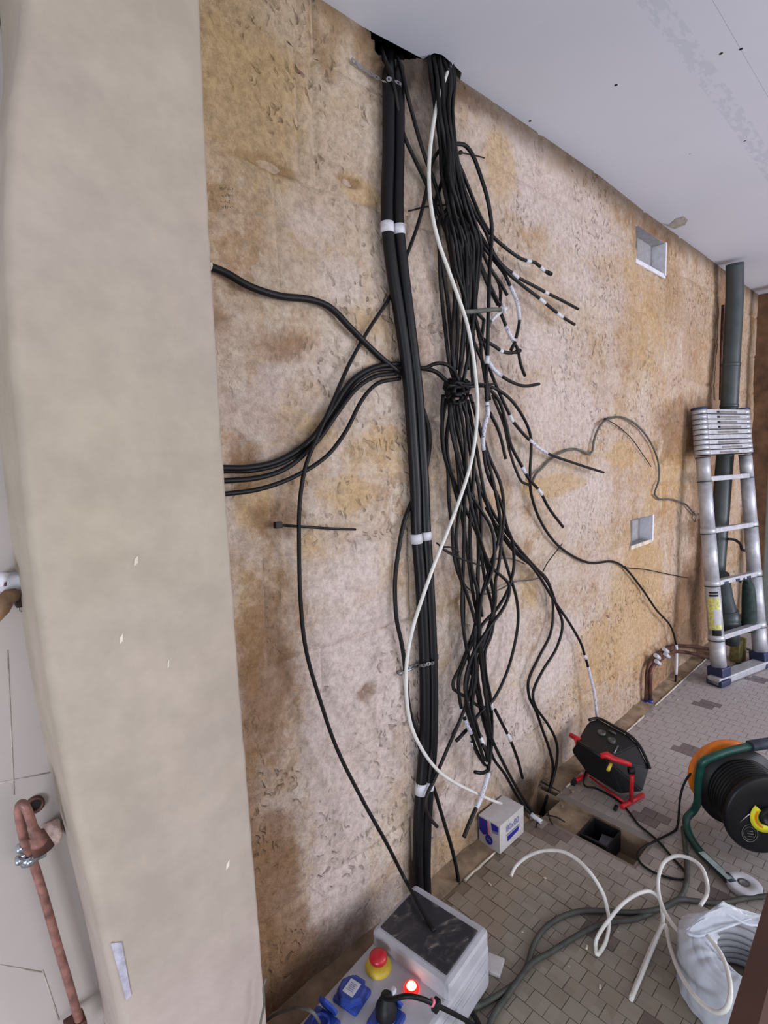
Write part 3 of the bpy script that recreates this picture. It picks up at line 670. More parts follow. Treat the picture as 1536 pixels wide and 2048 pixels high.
cable('black cable whose lower half is wound in white tape left of the bow', prefix(.45, 470, lay=.05) + [(925, 460, .05), (945, 498, .05), (966, 545, .05), (976, 571, .05), (986, 590, .05), (996, 610, .05)], tapes=[((967, 547), (996, 610), TAPE, .0042)])
cable('short cut black cable ending just above the white tape blob', prefix(.75, 470, lay=.05) + [(955, 480, .05), (970, 515, .05), (984, 542, .05), (1002, 568, .05), (1014, 590, .05)])
cable('black cable bowing in towards the white tape blob', prefix(.55, 470, lay=.05) + [(942, 465, .045), (962, 498, .045), (979, 535, .045), (995, 560, .045), (1001, 580, .045), (1000, 608, .05)])
cable('black cable running into the white tape blob with a white sleeve', [(958, 520, .05), (976, 562, .05), (987, 585, .055), (1000, 612, .055)], tapes=[((980, 575), (1000, 612), TAPE, .0045)])
cable('thick grey sheathed stub lying crosswise over the bundle', [(927, 624, .105), (945, 623, .105), (965, 621, .105), (985, 619, .10), (1000, 619, .09)], r=.0068, mat=GREYC, amp=0)
t = MB(); c = onW(1008, 618, .075)
RB = random.Random(5)
for k in range(9):
    a = RB.uniform(0, 6.28); t.tube([c + Vector((cos(a) * .003, 0, sin(a) * .003)), c + Vector((cos(a) * RB.uniform(.012, .020), RB.uniform(-.01, .01), sin(a) * RB.uniform(.012, .022)))], [.0055, .002], 6)
t.lathe(c, (0, 1, 0), [(-.009, 0), (-.007, .007), (0, .010), (.007, .007), (.009, 0)], 10)
prop(t.build('tape_blob', TAPE, at=c), 'crumpled ball of white tape joining three cable ends', 'tape')
cable('black cable with spotted white tape hanging from the tape blob', [(1002, 628, .06), (1008, 642, .06), (1015, 660, .06), (1026, 680, .06), (1036, 701, .06), (1041, 727, .06), (1050, 752, .06)], tapes=[((1014, 655), (1030, 690), TAPEM)])
cable('pale wire bent left under the tape blob', [(1002, 624, .07), (992, 632, .07), (982, 643, .07), (977, 655, .07)], r=.005, mat=GREYC, tapes=[((1001, 625), (984, 641))])
cable('black hooked cable end with one white band left of the tip cluster', [(964, 676, .05), (971, 682, .07), (987, 691, .075), (1005, 703, .075), (1023, 706, .075), (1040, 701, .075)], tapes=[((1002, 701), (1009, 705))], fin=1.3)
cable('very short black cable stub pointing down in the tip cluster', [(1030, 684, .07), (1026, 692, .07), (1022, 700, .07)])
cable('black cable swinging right below the hooked end, white at its root', [(976, 722, .07), (987, 738, .07), (1002, 751, .07), (1023, 764, .07), (1049, 772, .07), (1078, 768, .07)], tapes=[((977, 724), (1001, 750), TAPEM)])
# strands that run from the top to the knot
for lab, P, b in (
    ('black cable leaving the left duct hole and crossing to the bundle behind the white one', [(762, 96, -.03), (772, 125, .03), (787, 168, .056), (805, 262, .03), (830, 320, .028), (852, 367, .028), (862, 395, .028), (877, 429, .03), (892, 465, .03), (899, 500, .03), (906, 526, .035), (918, 561, .035), (930, 605, .035), (938, 656, .035)], .03),
    ('black cable leaving the duct hole nearest the right duct', [(790, 112, -.03), (801, 130, .02), (812, 179, .05), (834, 262, .04), (852, 320, .04), (870, 367, .04), (884, 420, .04), (896, 480, .04), (908, 560, .04), (915, 640, .04), (912, 740, .04)], .04),
    ('leftmost long strand between the bundle and the knot', prefix(.05, 400) + [(868, 420, .03), (877, 476, .03), (881, 566, .03), (888, 638, .03), (899, 729, .03), (908, 760, .03)], .03),
    ('strand second from left above the knot', prefix(.15, 430) + [(878, 440, .04), (884, 523, .04), (895, 602, .04), (902, 674, .04), (908, 747, .04), (913, 765, .04)], .04),
    ('strand third from left above the knot', prefix(.25, 430) + [(892, 440, .05), (906, 530, .05), (909, 602, .05), (905, 674, .05), (911, 750, .05), (916, 768, .05)], .05),
    ('strand curving out right past the hooked end', prefix(.3, 380) + [(895, 385, .06), (899, 457, .06), (910, 530, .06), (931, 602, .06), (938, 656, .06), (953, 696, .06), (967, 729, .06), (975, 768, .06), (979, 800, .06)], .06),
    ('strand that doubles back left to the knot', prefix(.5, 430) + [(908, 440, .055), (925, 500, .055), (938, 560, .055), (935, 620, .055), (929, 682, .055), (921, 740, .055), (915, 765, .05)], .055),
    ('strand beside the doubled back one, right of it', prefix(.6, 430) + [(918, 440, .065), (935, 500, .065), (947, 560, .065), (947, 625, .065), (940, 690, .065), (933, 730, .065), (926, 765, .06)], .065)):
    cable(lab, P, base=b, group=G_UP)
for k in range(11):
    u = [.2, .4, .65, .8, .35, .1, .55, .9, .75, .3, .48][k]; xe = [928, 938, 951, 962, 946, 918, 955, 968, 972, 936, 948][k]; ye = [690, 700, 745, 690, 770, 760, 650, 640, 700, 740, 660][k]
    cable(('black strand packed in the left half of the upper bundle core' if u < .5 else 'black strand packed in the right half of the upper bundle core'), prefix(u, 470, lay=.012 + .006 * k) + [(lerp(905, 968, u), 485, .06), (lerp(915, 962, u), 545, .06), (lerp(925, 955, u), 620, .055), (xe, ye, .05)], base=.05, group='black strands packed in the left of the bundle core' if u < .5 else 'black strands packed in the right of the bundle core')
cable('thin dusty cable at the right edge dropping from hook to white sleeve', [(968, 640, .06), (962, 700, .06), (968, 745, .06), (975, 790, .06), (973, 812, .06)], mat=BROWNBLACK)
# below the hooks: right hand ends
cable('short dark cable curving down from the sleeve joint', [(980, 826, .06), (997, 861, .06), (1006, 893, .06), (1011, 918, .06)])
cable('cable with a written white sleeve that continues black down the lower bundle', [(974, 812, .07), (976, 826, .07), (970, 848, .07), (966, 875, .07), (967, 900, .07), (976, 951, .07), (1001, 1004, .065), (1015, 1058, .06), (1024, 1080, .06), (1028, 1127, .06), (1022, 1162, .06), (1010, 1192, .06), (991, 1221, .06), (965, 1249, .06), (942, 1291, .06), (928, 1326, .055), (917, 1361, .055), (921, 1408, .055), (930, 1439, .055), (942, 1467, .06), (950, 1493, .06), (960, 1515, .06), (970, 1530, .06)],
      tapes=[((974, 812), (967, 897), TAPEM, .0075), ((925, 1416), (928, 1430)), ((930, 1440), (942, 1468), TAPEM)])
cable('black cable with white bands ending farthest right at mid height', [(972, 700, .05), (979, 736, .05), (997, 782, .05), (1019, 829, .05), (1026, 843, .05), (1058, 879, .05), (1094, 906, .05), (1148, 926, .05), (1207, 945, .05)], tapes=[((1020, 831), (1025, 841)), ((1060, 881), (1093, 905), TAPEM)])
cable('black cable with two white bands ending above the grey curved wire', [(950, 770, .05), (972, 774, .06), (997, 800, .06), (1011, 843, .06), (1022, 890, .06), (1044, 933, .06), (1058, 958, .06), (1080, 983, .06), (1097, 1015, .06), (1126, 1054, .06)], tapes=[((1045, 935), (1052, 948)), ((1074, 975), (1082, 987))])
cable('dusty cable running beside the double banded one and turning under it', [(985, 790, .05), (1008, 850, .05), (1020, 905, .05), (1034, 945, .05), (1045, 965, .05), (1058, 970, .05)], r=.005, mat=BROWNBLACK)
cable('long thin black cable bowing right and ending in a white sleeve near the floor', [(925, 775, .05), (951, 772, .06), (986, 775, .06), (1022, 800, .06), (1051, 843, .055), (1062, 879, .05), (1060, 943, .04), (1062, 986, .03), (1080, 1040, .02), (1112, 1087, .018), (1151, 1115, .018), (1183, 1126, .018), (1225, 1123, .018), (1249, 1135, .018), (1285, 1179, .02), (1313, 1220, .03), (1341, 1252, .04), (1352, 1289, .05), (1353, 1320, .05), (1352, 1349, .055), (1350, 1372, .055)],
      r=.0056, tapes=[((1352, 1291), (1352, 1350), TAPE, .0085)], amp=.002)
# knot of cables
KN = [(893, 765), (905, 752), (925, 758), (940, 775), (938, 800), (920, 812), (900, 808), (888, 790)]
for k in range(9):
    ph = k * 1.1; pts = []; rx_ = [26, 22, 15, 9, 24, 18, 12, 20, 6][k]; ry_ = [14, 20, 12, 17, 8, 9, 22, 5, 8][k]; yc = [774, 784, 780, 790, 766, 798, 786, 776, 782][k]
    for i in range(11):
        a = ph + i * .60; pts.append((914 + rx_ * cos(a), yc + ry_ * sin(a), .045 + .02 * sin(a * 1.3 + k) + .004 * k))
    cable('black cable end wound around the knot of the bundle', pts, base=.05, group='cable ends wound into the knot')
cable('arched cable from behind the ducts into the top of the knot', [(836, 735, .03), (850, 736, .035), (872, 727, .05), (893, 729, .06), (908, 742, .06), (918, 765, .06)])
cable('short black tie end pointing right out of the knot', [(925, 768, .07), (945, 766, .075), (968, 768, .08), (990, 768, .08)], r=.003)
# hanging below the knot
LOW = (
 ('outer left strand below the knot, ending in white tape by the floor hole', [(893, 797), (884, 850), (886, 897), (895, 933), (898, 1004), (904, 1058), (907, 1103), (914, 1139), (924, 1167), (927, 1197), (928, 1267), (937, 1314), (949, 1361), (961, 1420), (977, 1478), (986, 1515), (1010, 1549), (1036, 1595), (1062, 1628, .08), (1084, 1644, OZ(1084, 1644, .012))], .035, [((1064, 1630), (1081, 1642), TAPE, .0085)], BLACK),
 ('strand beside the outer left one that joins it near the floor', [(905, 790), (908, 830), (915, 861), (929, 933), (929, 1022), (928, 1080), (926, 1150), (924, 1220), (930, 1279), (942, 1338), (954, 1385), (970, 1431), (984, 1478), (1006, 1525), (1030, 1570), (1052, 1606, .07), (1070, 1632, OZ(1070, 1632, .012))], .055, [], BLACK),
 ('strand ending free at two thirds height in the lower bundle', [(922, 800), (936, 843), (947, 897), (947, 951), (941, 1022), (940, 1092), (944, 1139), (954, 1178), (961, 1211), (964, 1233)], .06, [], BLACK),
 ('dusty strand looping out left low down and back to a white sleeve', [(898, 800), (903, 860), (922, 930), (940, 1000), (952, 1050), (956, 1080), (956, 1162), (954, 1220), (949, 1256), (937, 1291), (921, 1333), (907, 1361), (907, 1378), (916, 1385), (935, 1396), (958, 1413), (980, 1424)], .04, [], BROWNBLACK),
 ('strand meandering right of the lower bundle down to the tape plug', [(886, 790), (884, 830), (890, 915), (915, 979), (933, 1022), (951, 1060), (963, 1092), (975, 1139), (986, 1181), (988, 1232), (982, 1272), (970, 1303), (972, 1350), (981, 1396), (984, 1455), (983, 1490), (980, 1518), (977, 1541)], .05, [((983, 1405), (984, 1415), TAPE)], BLACK),
 ('strand crossing the lower bundle twice and ending in its core', [(900, 810), (900, 843), (915, 915), (929, 968), (958, 1015), (980, 1050), (988, 1080), (987, 1127), (977, 1162), (963, 1190), (954, 1244), (949, 1291), (952, 1350), (947, 1385), (944, 1420), (951, 1455), (963, 1474)], .075, [], BLACK),
 ('strand crossing left under the bundle and hooking back by the duct foot', [(940, 790), (958, 850), (979, 915), (1001, 968), (1008, 1022), (1003, 1080), (998, 1127), (991, 1162), (990, 1209), (968, 1279), (958, 1314), (949, 1350), (937, 1396), (919, 1443), (895, 1497), (881, 1530), (866, 1565), (855, 1587), (851, 1611), (858, 1634), (874, 1653)], .065, [], BROWNBLACK),
 ('strand bowing widest right in the lower bundle and crossing back left', [(929, 807), (951, 951), (979, 1022), (1005, 1103), (1019, 1150), (1033, 1197), (1036, 1244), (1026, 1303), (1010, 1354), (987, 1399), (963, 1422), (940, 1452), (914, 1481)], .045, [], BLACK),
 ('strand with one white band ending at the tape plug', [(950, 1250), (948, 1320), (944, 1388), (944, 1421), (952, 1445), (960, 1474), (973, 1502), (976, 1520)], .07, [((960, 1472), (966, 1486), TAPE, .0075)], BLACK),
 ('short free cable piece with a white band right of the tape plug', [(990, 1419), (1002, 1443), (1014, 1466), (1021, 1481), (1035, 1518), (1045, 1556)], .05, [((1014, 1467), (1019, 1478))], BLACK),
 ('long strand leading right and down with a white sleeve into the black floodlight', [(935, 800), (950, 880), (962, 950), (972, 1000), (986, 1040), (1026, 1094), (1058, 1126), (1080, 1155), (1108, 1201), (1140, 1248), (1162, 1287), (1169, 1309), (1174, 1326), (1188, 1385), (1194, 1434, .06), (1197, 1455, .07), (1202, 1504, .08)], .05, [((1168, 1306), (1172, 1320)), ((1176, 1335), (1194, 1434), TAPEM)], BLACK),
 ('inner of the two s-shaped cables going down into the floor hole', [(972, 1015), (1000, 1065), (1030, 1105), (1087, 1150), (1101, 1176), (1106, 1220), (1101, 1267), (1078, 1314), (1057, 1361), (1059, 1396), (1071, 1420), (1085, 1460), (1099, 1500), (1106, 1535), (1100, 1575), (1086, 1630, .03)], .03, [], BLACK),
 ('outer of the two s-shaped cables going down into the floor hole', [(968, 990), (995, 1040), (1040, 1100), (1095, 1165), (1113, 1211), (1125, 1249), (1113, 1296), (1085, 1342), (1066, 1385), (1071, 1413), (1094, 1446), (1111, 1478), (1115, 1504), (1110, 1543), (1095, 1592), (1080, 1632, .03)], .045, [], BLACK))
for lab, P, b, tp, mt in LOW: cable(lab, P, base=b, tapes=tp, mat=mt, group=G_LOW)
for k in range(6):
    P = [[(905, 800), (893, 880), (905, 960), (925, 1040), (938, 1130), (948, 1200), (960, 1260), (950, 1320), (942, 1370), (925, 1430), (905, 1470)],
         [(912, 805), (925, 900), (948, 1000), (960, 1090), (970, 1160), (985, 1220), (978, 1270), (955, 1330), (962, 1400), (975, 1450), (975, 1520)],
         [(930, 800), (940, 900), (958, 980), (962, 1060), (955, 1150), (958, 1210), (950, 1300), (935, 1360), (932, 1410), (945, 1455), (962, 1500)],
         [(900, 805), (912, 900), (920, 1000), (912, 1080), (922, 1150), (944, 1220), (962, 1290), (968, 1360), (980, 1420)],
         [(945, 805), (965, 880), (990, 980), (1000, 1060), (978, 1140), (962, 1200), (958, 1280), (965, 1350), (975, 1420), (982, 1470)],
         [(918, 800), (930, 880), (935, 970), (955, 1060), (980, 1130), (1018, 1170), (1010, 1210), (975, 1260), (945, 1310), (930, 1370), (938, 1420), (952, 1470), (968, 1520)]][k]
    cable('black strand tangled in the core of the lower bundle', P, base=.04 + .008 * k, group='black strands tangled in the lower core')
cable('short black stub turned left at the foot of the lower bundle', [(975, 1530, .07), (976, 1541, .08), (966, 1546, .085), (950, 1544, .085)], r=.0062, amp=0)
cable('thick cut end leaning left under the spotted tape at the foot of the bundle', [(977, 1545, .06), (970, 1570, .065), (960, 1600, .07), (948, 1625, .08), (937, 1650, .085), (928, 1674, .09)], r=.0072, mat=BROWNBLACK, tapes=[((977, 1545), (951, 1618), TAPEM, .0085)])
cable('small black stub pointing left beside the white sleeve', [(930, 1462, .05), (921, 1473, .055), (912, 1482, .055)])
cable('cut grey ended strand left of the tape plug', [(944, 1483, .06), (955, 1508, .065), (968, 1528, .07)], tapes=[((944, 1483), (947, 1488))])
cable('cut strand in the middle of the tape plug', [(964, 1488, .075), (972, 1505, .08), (974, 1522, .08)])
# to the left of the ducts
cable('thick black cable coming from behind the pillar and sloping down behind the ducts', [(385, 520, .02), (415, 531, .02), (450, 545, .02), (500, 573, .025), (560, 592, .025), (620, 599, .025), (660, 615, .02), (700, 655, .02), (750, 705, .018), (795, 742, .014), (815, 752, .012)], r=.0088, amp=.002, tapes=[((417, 532), (424, 535), MORTARL, .0092)])
cable('upper of the cables curving up from the pillar to the ducts', [(400, 936, .03), (445, 936, .03), (500, 935, .03), (560, 920, .028), (620, 880, .025), (660, 825, .022), (700, 765, .02), (740, 738, .018), (790, 728, .014), (835, 735, .014), (870, 743, .03), (897, 766, .045)], r=.0072, amp=.002)
cable('upper but one of the cables curving up from the pillar', [(400, 941, .018), (447, 942, .018), (505, 941, .018), (565, 926, .017), (626, 886, .016), (668, 828, .015), (706, 771, .014), (745, 743, .013), (792, 737, .012)], r=.0056, amp=.001)
cable('lower but one of the cables curving up from the pillar', [(400, 964, .03), (447, 962, .03), (520, 955, .03), (575, 935, .03), (632, 885, .03), (672, 830, .03), (712, 778, .03), (750, 753, .022), (792, 747, .014)], r=.0062, amp=.002)
cable('lowest of the cables curving up from the pillar to the ducts', [(400, 990, .04), (450, 988, .04), (520, 978, .04), (585, 955, .04), (650, 915, .04), (690, 865, .04), (724, 800, .04), (755, 767, .03), (800, 757, .016)], r=.0056, amp=.002)
cable('long black cable sweeping left of the ducts and down onto the site power box', [(915, 287, .05), (897, 288, .05), (878, 302, .05), (862, 330, .04), (853, 380, .03), (837, 445, .025), (812, 515, .018), (795, 560, .012), (778, 597, .012), (740, 655, .014), (700, 725, .02), (665, 805, .045), (640, 862, .055), (612, 930, .045), (600, 1000, .04), (598, 1080, .04), (601, 1200, .04), (612, 1300, .045), (640, 1400, .05), (675, 1500, .06), (725, 1600, .08), (775, 1690, .10), (808, 1755, .10), (830, 1795, OZ(830, 1795, .205)), (850, 1832, OZ(850, 1832, .19)), (869, 1863, OZ(869, 1863, .178))], r=.0054, amp=.001)
cable('black cable hugging the left side of the ducts and crossing behind them to the floor', [(830, 990, .012), (820, 1011, .015), (807, 1047, .018), (797, 1101, .02), (790, 1165, .02), (793, 1237, .02), (804, 1291, .02), (811, 1344, .018), (818, 1413, .016), (835, 1478, .013), (851, 1536, .012), (867, 1575, .014), (887, 1641, .03), (906, 1706, .05), (917, 1764, .07), (917, 1822, .09)], r=.0064, amp=.001)
cable('short bulge of black cable showing on the right flank of the ducts', [(838, 800, .012), (848, 828, .013), (856, 856, .014), (858, 890, .014), (854, 922, .013), (848, 950, .012)], r=.0085, amp=.0)
# the long white cable
cable('long white cable sweeping from the ceiling notch across the ducts down to the small carton', [(905, 60, .02), (907, 100, .025), (903, 128, .035), (893, 150, .05), (879, 190, .075), (868, 240, .09), (860, 300, .10), (858, 360, .105), (863, 420, .11), (876, 480, .11), (897, 540, .115), (915, 590, .12), (932, 640, .12), (943, 690, .12), (951, 750, .12), (955, 810, .12), (950, 880, .12), (938, 940, .12), (915, 1010, .11), (892, 1070, .105), (868, 1130, .095), (845, 1195, .09), (826, 1255, .085), (814, 1320, .08), (813, 1390, .08), (822, 1450, .08), (845, 1500, .08), (875, 1540, .07), (906, 1563, .06), (945, 1583, .05), (985, 1601, .045), (1003, 1607, .05)], r=.0055, mat=WHITEC, amp=.001)
# thin wires to the right
cable('thin grey cable climbing over the tie and dropping towards the ladder', [(1060, 975, .02), (1071, 949, .015), (1083, 937, .015), (1104, 916, .015), (1129, 902, .015), (1151, 898, .015), (1165, 902, .015), (1179, 909, .015), (1185, 902, .018), (1188, 881, .018), (1197, 857, .018), (1211, 841, .018), (1240, 834, .02), (1272, 849, .02), (1299, 881, .02), (1316, 922, .02), (1318, 959, .02), (1309, 989, .02), (1318, 998, .02), (1345, 999, .02), (1373, 1010, .02), (1386, 1025, .02), (1393, 1030, .02), (1410, 1026, .02)], r=.0052, mat=GREYC, amp=.001)
cable('little curl of thin wire left of the ladder', [(1386, 1024, .03), (1384, 1036, .03), (1390, 1044, .03), (1392, 1034, .03), (1388, 1022, .03)], r=.003, mat=GREYC, amp=0)
cable('thin grey wire sagging under the lower bundle', [(925, 1160, .02), (933, 1174, .016), (949, 1185, .016), (972, 1188, .016), (1001, 1178, .016), (1029, 1164, .016), (1062, 1160, .016), (1082, 1155, .02)], r=.003, mat=GREYC, amp=0)
cable('thin grey wire crossing the lower bundle at its widest', [(968, 1118, .02), (991, 1118, .016), (1022, 1117, .016), (1050, 1128, .018)], r=.0025, mat=GREYC, amp=0)
def tie(label, P, r=.0024, head=None, mat=None, hr=.009):
    o = cable(label, P, r=r, mat=mat or BLACK, base=.016, amp=0, cat='cable tie', name='cable_tie')
    if head:
        h = MB(); c = onW(head[0], head[1], .016); h.bbox(c, (hr * 1.6, .012, hr * 1.3), b=.002); h.build('tie_head', BLKP, o)
    return o
tie('black cable tie with a long tail sticking out of the wall left of the ducts', [(552, 1050), (600, 1053), (660, 1057), (711, 1059)], head=(556, 1050), r=.0034, hr=.012)
tie('cable tie tail left of the upper bundle at label height', [(817, 422), (830, 419), (844, 415), (870, 411), (893, 410)], r=.0022)
tie('cable tie tail right of the bundle under the arched cable', [(905, 309, .06), (918, 305, .05), (930, 307, .04), (950, 311, .03), (969, 316, .025)], head=(921, 305), r=.0022, hr=.007)
tie('cable tie tail hanging from the grey cable above the gap niche', [(1210, 837), (1235, 852), (1262, 876), (1285, 908), (1302, 933)], head=(1211, 838), r=.0022, hr=.007)
tie('cable tie tail pointing right from the black cable under the lower niche', [(1249, 1135), (1290, 1139), (1330, 1147), (1375, 1156)], head=(1249, 1134), r=.0026, hr=.008)
tie('cable tie tail slanting down to the bent strands', [(1124, 1088), (1110, 1106), (1094, 1127), (1086, 1143)], r=.0022)
tie('open black cable tie across the lower bundle', [(873, 1086, .03), (883, 1094, .06), (900, 1094, .10), (917, 1104, .11), (913, 1110, .105), (883, 1096, .10), (900, 1108, .11), (935, 1122, .115), (967, 1133, .11)], r=.0028)

# ------------------------------------------------------------------ the two ducts and their straps
def duct(label, P, bands, straps):
    S = wpath([(q[0], q[1], q[2] if len(q) > 2 else .030) for q in P], amp=0, step=12); m = MB(); m.tube([s[2] for s in S], .0172, 14)
    o = m.build('duct', DUCT, at=S[-1][2]); prop(o, label, 'duct', 'thick black ducts fixed to the wall')
    for (a, b) in bands:
        i = nearest(S, a); j = max(i + 1, nearest(S, b)); pa_, pb_ = S[i][2], S[j][2]; q0 = onW(*a, .030); q1 = onW(*b, .030)
        t = MB(); t.tube([q0, q1], .0188, 14); t.build('tape_band', TAPE, o)
    return o
duct('left one of two thick black ducts running down the wall', [(777, 90, -.09), (777, 125, -.03), (777, 165, .026), (777, 300), (774, 400), (775, 455), (783, 530), (797, 620), (809, 700), (818, 780), (825, 880), (831, 980), (833, 1060), (840, 1150), (846, 1250), (849, 1330), (850, 1420), (848, 1500), (842, 1570), (837, 1650), (836, 1740), (838, 1796)], [((774, 445), (775, 466)), ((832, 1067), (834, 1086)), ((843, 1565), (841, 1588))], 0)
duct('right one of two thick black ducts running down the wall', [(797, 100, -.09), (797, 130, -.03), (797, 165, .026), (797, 300), (795, 400), (797, 460), (806, 540), (817, 630), (827, 710), (836, 790), (842, 880), (848, 980), (851, 1060), (857, 1150), (862, 1250), (865, 1330), (866, 1420), (864, 1500), (858, 1570), (853, 1650), (851, 1740), (853, 1800)], [((796, 450), (798, 470)), ((851, 1063), (852, 1079)), ((858, 1562), (856, 1578))], 0)
def strap(label, P, w=.007):
    S = wpath([(a, b, c) for a, b, c in P], amp=0, step=3); pts = [s[2] for s in S]; L = [0]
    for i in range(1, len(pts)): L.append(L[-1] + (pts[i] - pts[i - 1]).length)
    m = MB(); n = len(pts)
    def at(l):
        l = max(0, min(L[-1], l))
        for i in range(1, n):
            if l <= L[i]: t = (l - L[i - 1]) / max(1e-9, L[i] - L[i - 1]); return pts[i - 1].lerp(pts[i], t), (pts[i] - pts[i - 1]).normalized()
        return pts[-1], (pts[-1] - pts[-2]).normalized()
    pitch = .019; l = pitch / 2
    while l < L[-1] - pitch / 2:                        # a chain of rings: perforated hanging strap
        c, t = at(l); nrm = Vector((0, -1, 0)); nrm = (nrm - t * nrm.dot(t)).normalized(); w_ = t.cross(nrm)
        vs = []
        for k in range(14):
            a = 2 * pi * k / 14; ro = w * (1.0 + .18 * cos(2 * a)); 
            for rr, hh in ((ro, .0006), (w * .48, .0006), (w * .48, -.0006), (ro, -.0006)): vs.append(c + (t * cos(a) * (1.25 if rr > w * .6 else 1) + w_ * sin(a)) * rr + nrm * hh)
        fs = [(k * 4 + q, ((k + 1) % 14) * 4 + q, ((k + 1) % 14) * 4 + (q + 1) % 4, k * 4 + (q + 1) % 4) for k in range(14) for q in range(4)]
        m.add(vs, fs); l += pitch
    return prop(m.build('perforated_strap', METAL, at=pts[0]), label, 'metal strap')
strap('perforated metal strap holding the ducts near the ceiling, running up left', [(702, 118, .014), (730, 140, .014), (757, 157, .022), (768, 163, .048), (779, 158, .054), (790, 162, .050), (800, 168, .054), (806, 176, .026)])
strap('perforated metal strap round the ducts at knee height', [(812, 1338, .012), (838, 1330, .02), (845, 1331, .046), (855, 1328, .050), (866, 1326, .050), (875, 1318, .022), (876, 1306, .012)])
m = MB(); m.lathe(onW(800, 1346, .014), (0, -1, 0), [(-.01, 0), (-.01, .006), (.004, .007), (.008, .004), (.008, 0)], 8); m.tube([onW(800, 1346, .014), onW(818, 1340, .014), onW(840, 1330, .016)], .004, 6)
prop(m.build('wall_bolt', METAL, at=onW(800, 1346, .014)), 'bolt and rod end of the knee-high strap left of the ducts', 'bolt')

# ------------------------------------------------------------------ site power box
bx = Vector((1.018, 1.014, 0)); e1 = Vector((-cos(.118), -sin(.118), 0)); e2 = Vector((-.118, .993, 0)).normalized() * -1; MBX = Matrix((e1, e2, Vector((0, 0, 1)))).transposed()
BL, BW, BH, LIDH = .60, .250, .128, .165
def bl(l, w, z): return bx + e1 * l + e2 * w + Vector((0, 0, z))
box = thing('site_power_box', bl(.30, BW / 2, 0), 'light grey portable site power box with window lid, blue sockets and red stop button', 'power box')
m = MB(); m.bbox(bl(BL / 2, BW / 2, BH / 2 + .004), (BL, BW, BH), MBX, .012); m.build('body', BOXG, box)
m = MB(); m.bbox(bl(.098, BW / 2, (BH + LIDH) / 2), (.196, BW - .004, LIDH - BH + .02), MBX, .013); m.build('lid_hood', BOXG, box)
m = MB(); m.bbox(bl(.101, BW / 2 - .002, LIDH + .010), (.152, .214, .006), MBX, .0028); win = m.build('smoked_window', WINDOWM, box, label='dusty smoked window')
m = MB()
for l in (.0,): m.bbox(bl(BL / 2, BW + .001, .062), (BL - .05, .006, .012), MBX, .002)
m.bbox(bl(BL / 2, BW + .001, .10), (BL - .05, .004, .006), MBX, .0015); m.build('side_rib', BOXG, box)
for l in (.16, .33):
    m = MB(); m.bbox(bl(l, BW + .004, .085), (.022, .006, .030), MBX, .002); m.build('side_clip', BOXG, box)
def boxpt(px, py, z):
    p = onZ(px, py, z) - bx; return p.dot(e1), p.dot(e2)
l, w = boxpt(757, 1930, BH + .01); q = bl(l, w, BH)
m = MB(); m.lathe(q, (0, 0, 1), [(.0, .034), (.010, .034), (.016, .026), (.016, 0)], 28); base = m.build('stop_collar', YEL, box)
m = MB(); m.lathe(q, (0, 0, 1), [(.012, .012), (.020, .012), (.024, .021), (.030, .0235), (.038, .022), (.043, .012), (.0435, 0)], 28); m.build('stop_button', RED, base)
l, w = boxpt(823, 1973, BH + .012); q = bl(l, w, BH)
m = MB(); m.lathe(q, (0, 0, 1), [(0, .0185), (.010, .0185), (.014, .016), (.014, .0125)], 24); m.build('indicator_lens', LAMPRED, box, label='glowing red indicator lamp')
m = MB(); m.lathe(q, (0, 0, 1), [(.012, .0128), (.017, .0105), (.020, 0)], 20); m.build('indicator_glow', LAMPHOT, box)
def socket(px, py, rot, openlid=False, label_=True):
    l, w = boxpt(px, py, BH + .02); q = bl(l, w, BH); f = MB(); Mz = MBX @ Matrix.Rotation(rot, 3, 'Z')
    f.bbox(q + Vector((0, 0, .008)), (.068, .072, .018), Mz, .008); fl = f.build('socket_flange', BLUE, box)
    if not openlid:
        g = MB(); g.lathe(q + Vector((0, 0, .010)), (0, 0, 1), [(0, .037), (.016, .036), (.020, .030), (.020, 0)], 8, smooth=False); g.build('socket_lid', BLUE, fl)
        g = MB(); g.bbox(q + Mz @ Vector((-.030, 0, .020)), (.012, .030, .010), Mz, .002); g.build('lid_hinge', BLUE, fl)
        if label_: g = MB(); g.bbox(q + Vector((0, 0, .0308)), (.036, .030, .0016), Mz, .0005); lb = g.build('rating_label', WPAPER, fl)
        return fl, q, Mz
    else:
        g = MB(); Mt = Mz @ Matrix.Rotation(math.radians(-70), 3, 'Y'); g.lathe(q + Mz @ Vector((-.030, 0, .034)), Mt @ Vector((0, 0, 1)), [(-.003, 0), (-.003, .027), (.003, .028), (.003, 0)], 8, smooth=False); g.build('socket_lid', BLUE, fl)
        g = MB(); g.lathe(q, (0, 0, 1), [(.0, .024), (.024, .023), (.024, .018), (.012, .018), (.012, 0)], 16); g.build('socket_mouth', BLUE, fl)
        return fl, q, Mz
s1, q1, Mz1 = socket(704, 1983, .12)
m = MB()
for r_ in range(5): m.bbox(q1 + Mz1 @ Vector((-.009 + r_ * .0045, 0, .0320)), (.0012, .019 - .003 * (r_ % 2), .0006), Mz1, .0001)
m.build('label_print', INKG, s1)
s2, q2, _ = socket(640, 2046, .12, True)
s3, q3, _ = socket(772, 2032, .12, True)
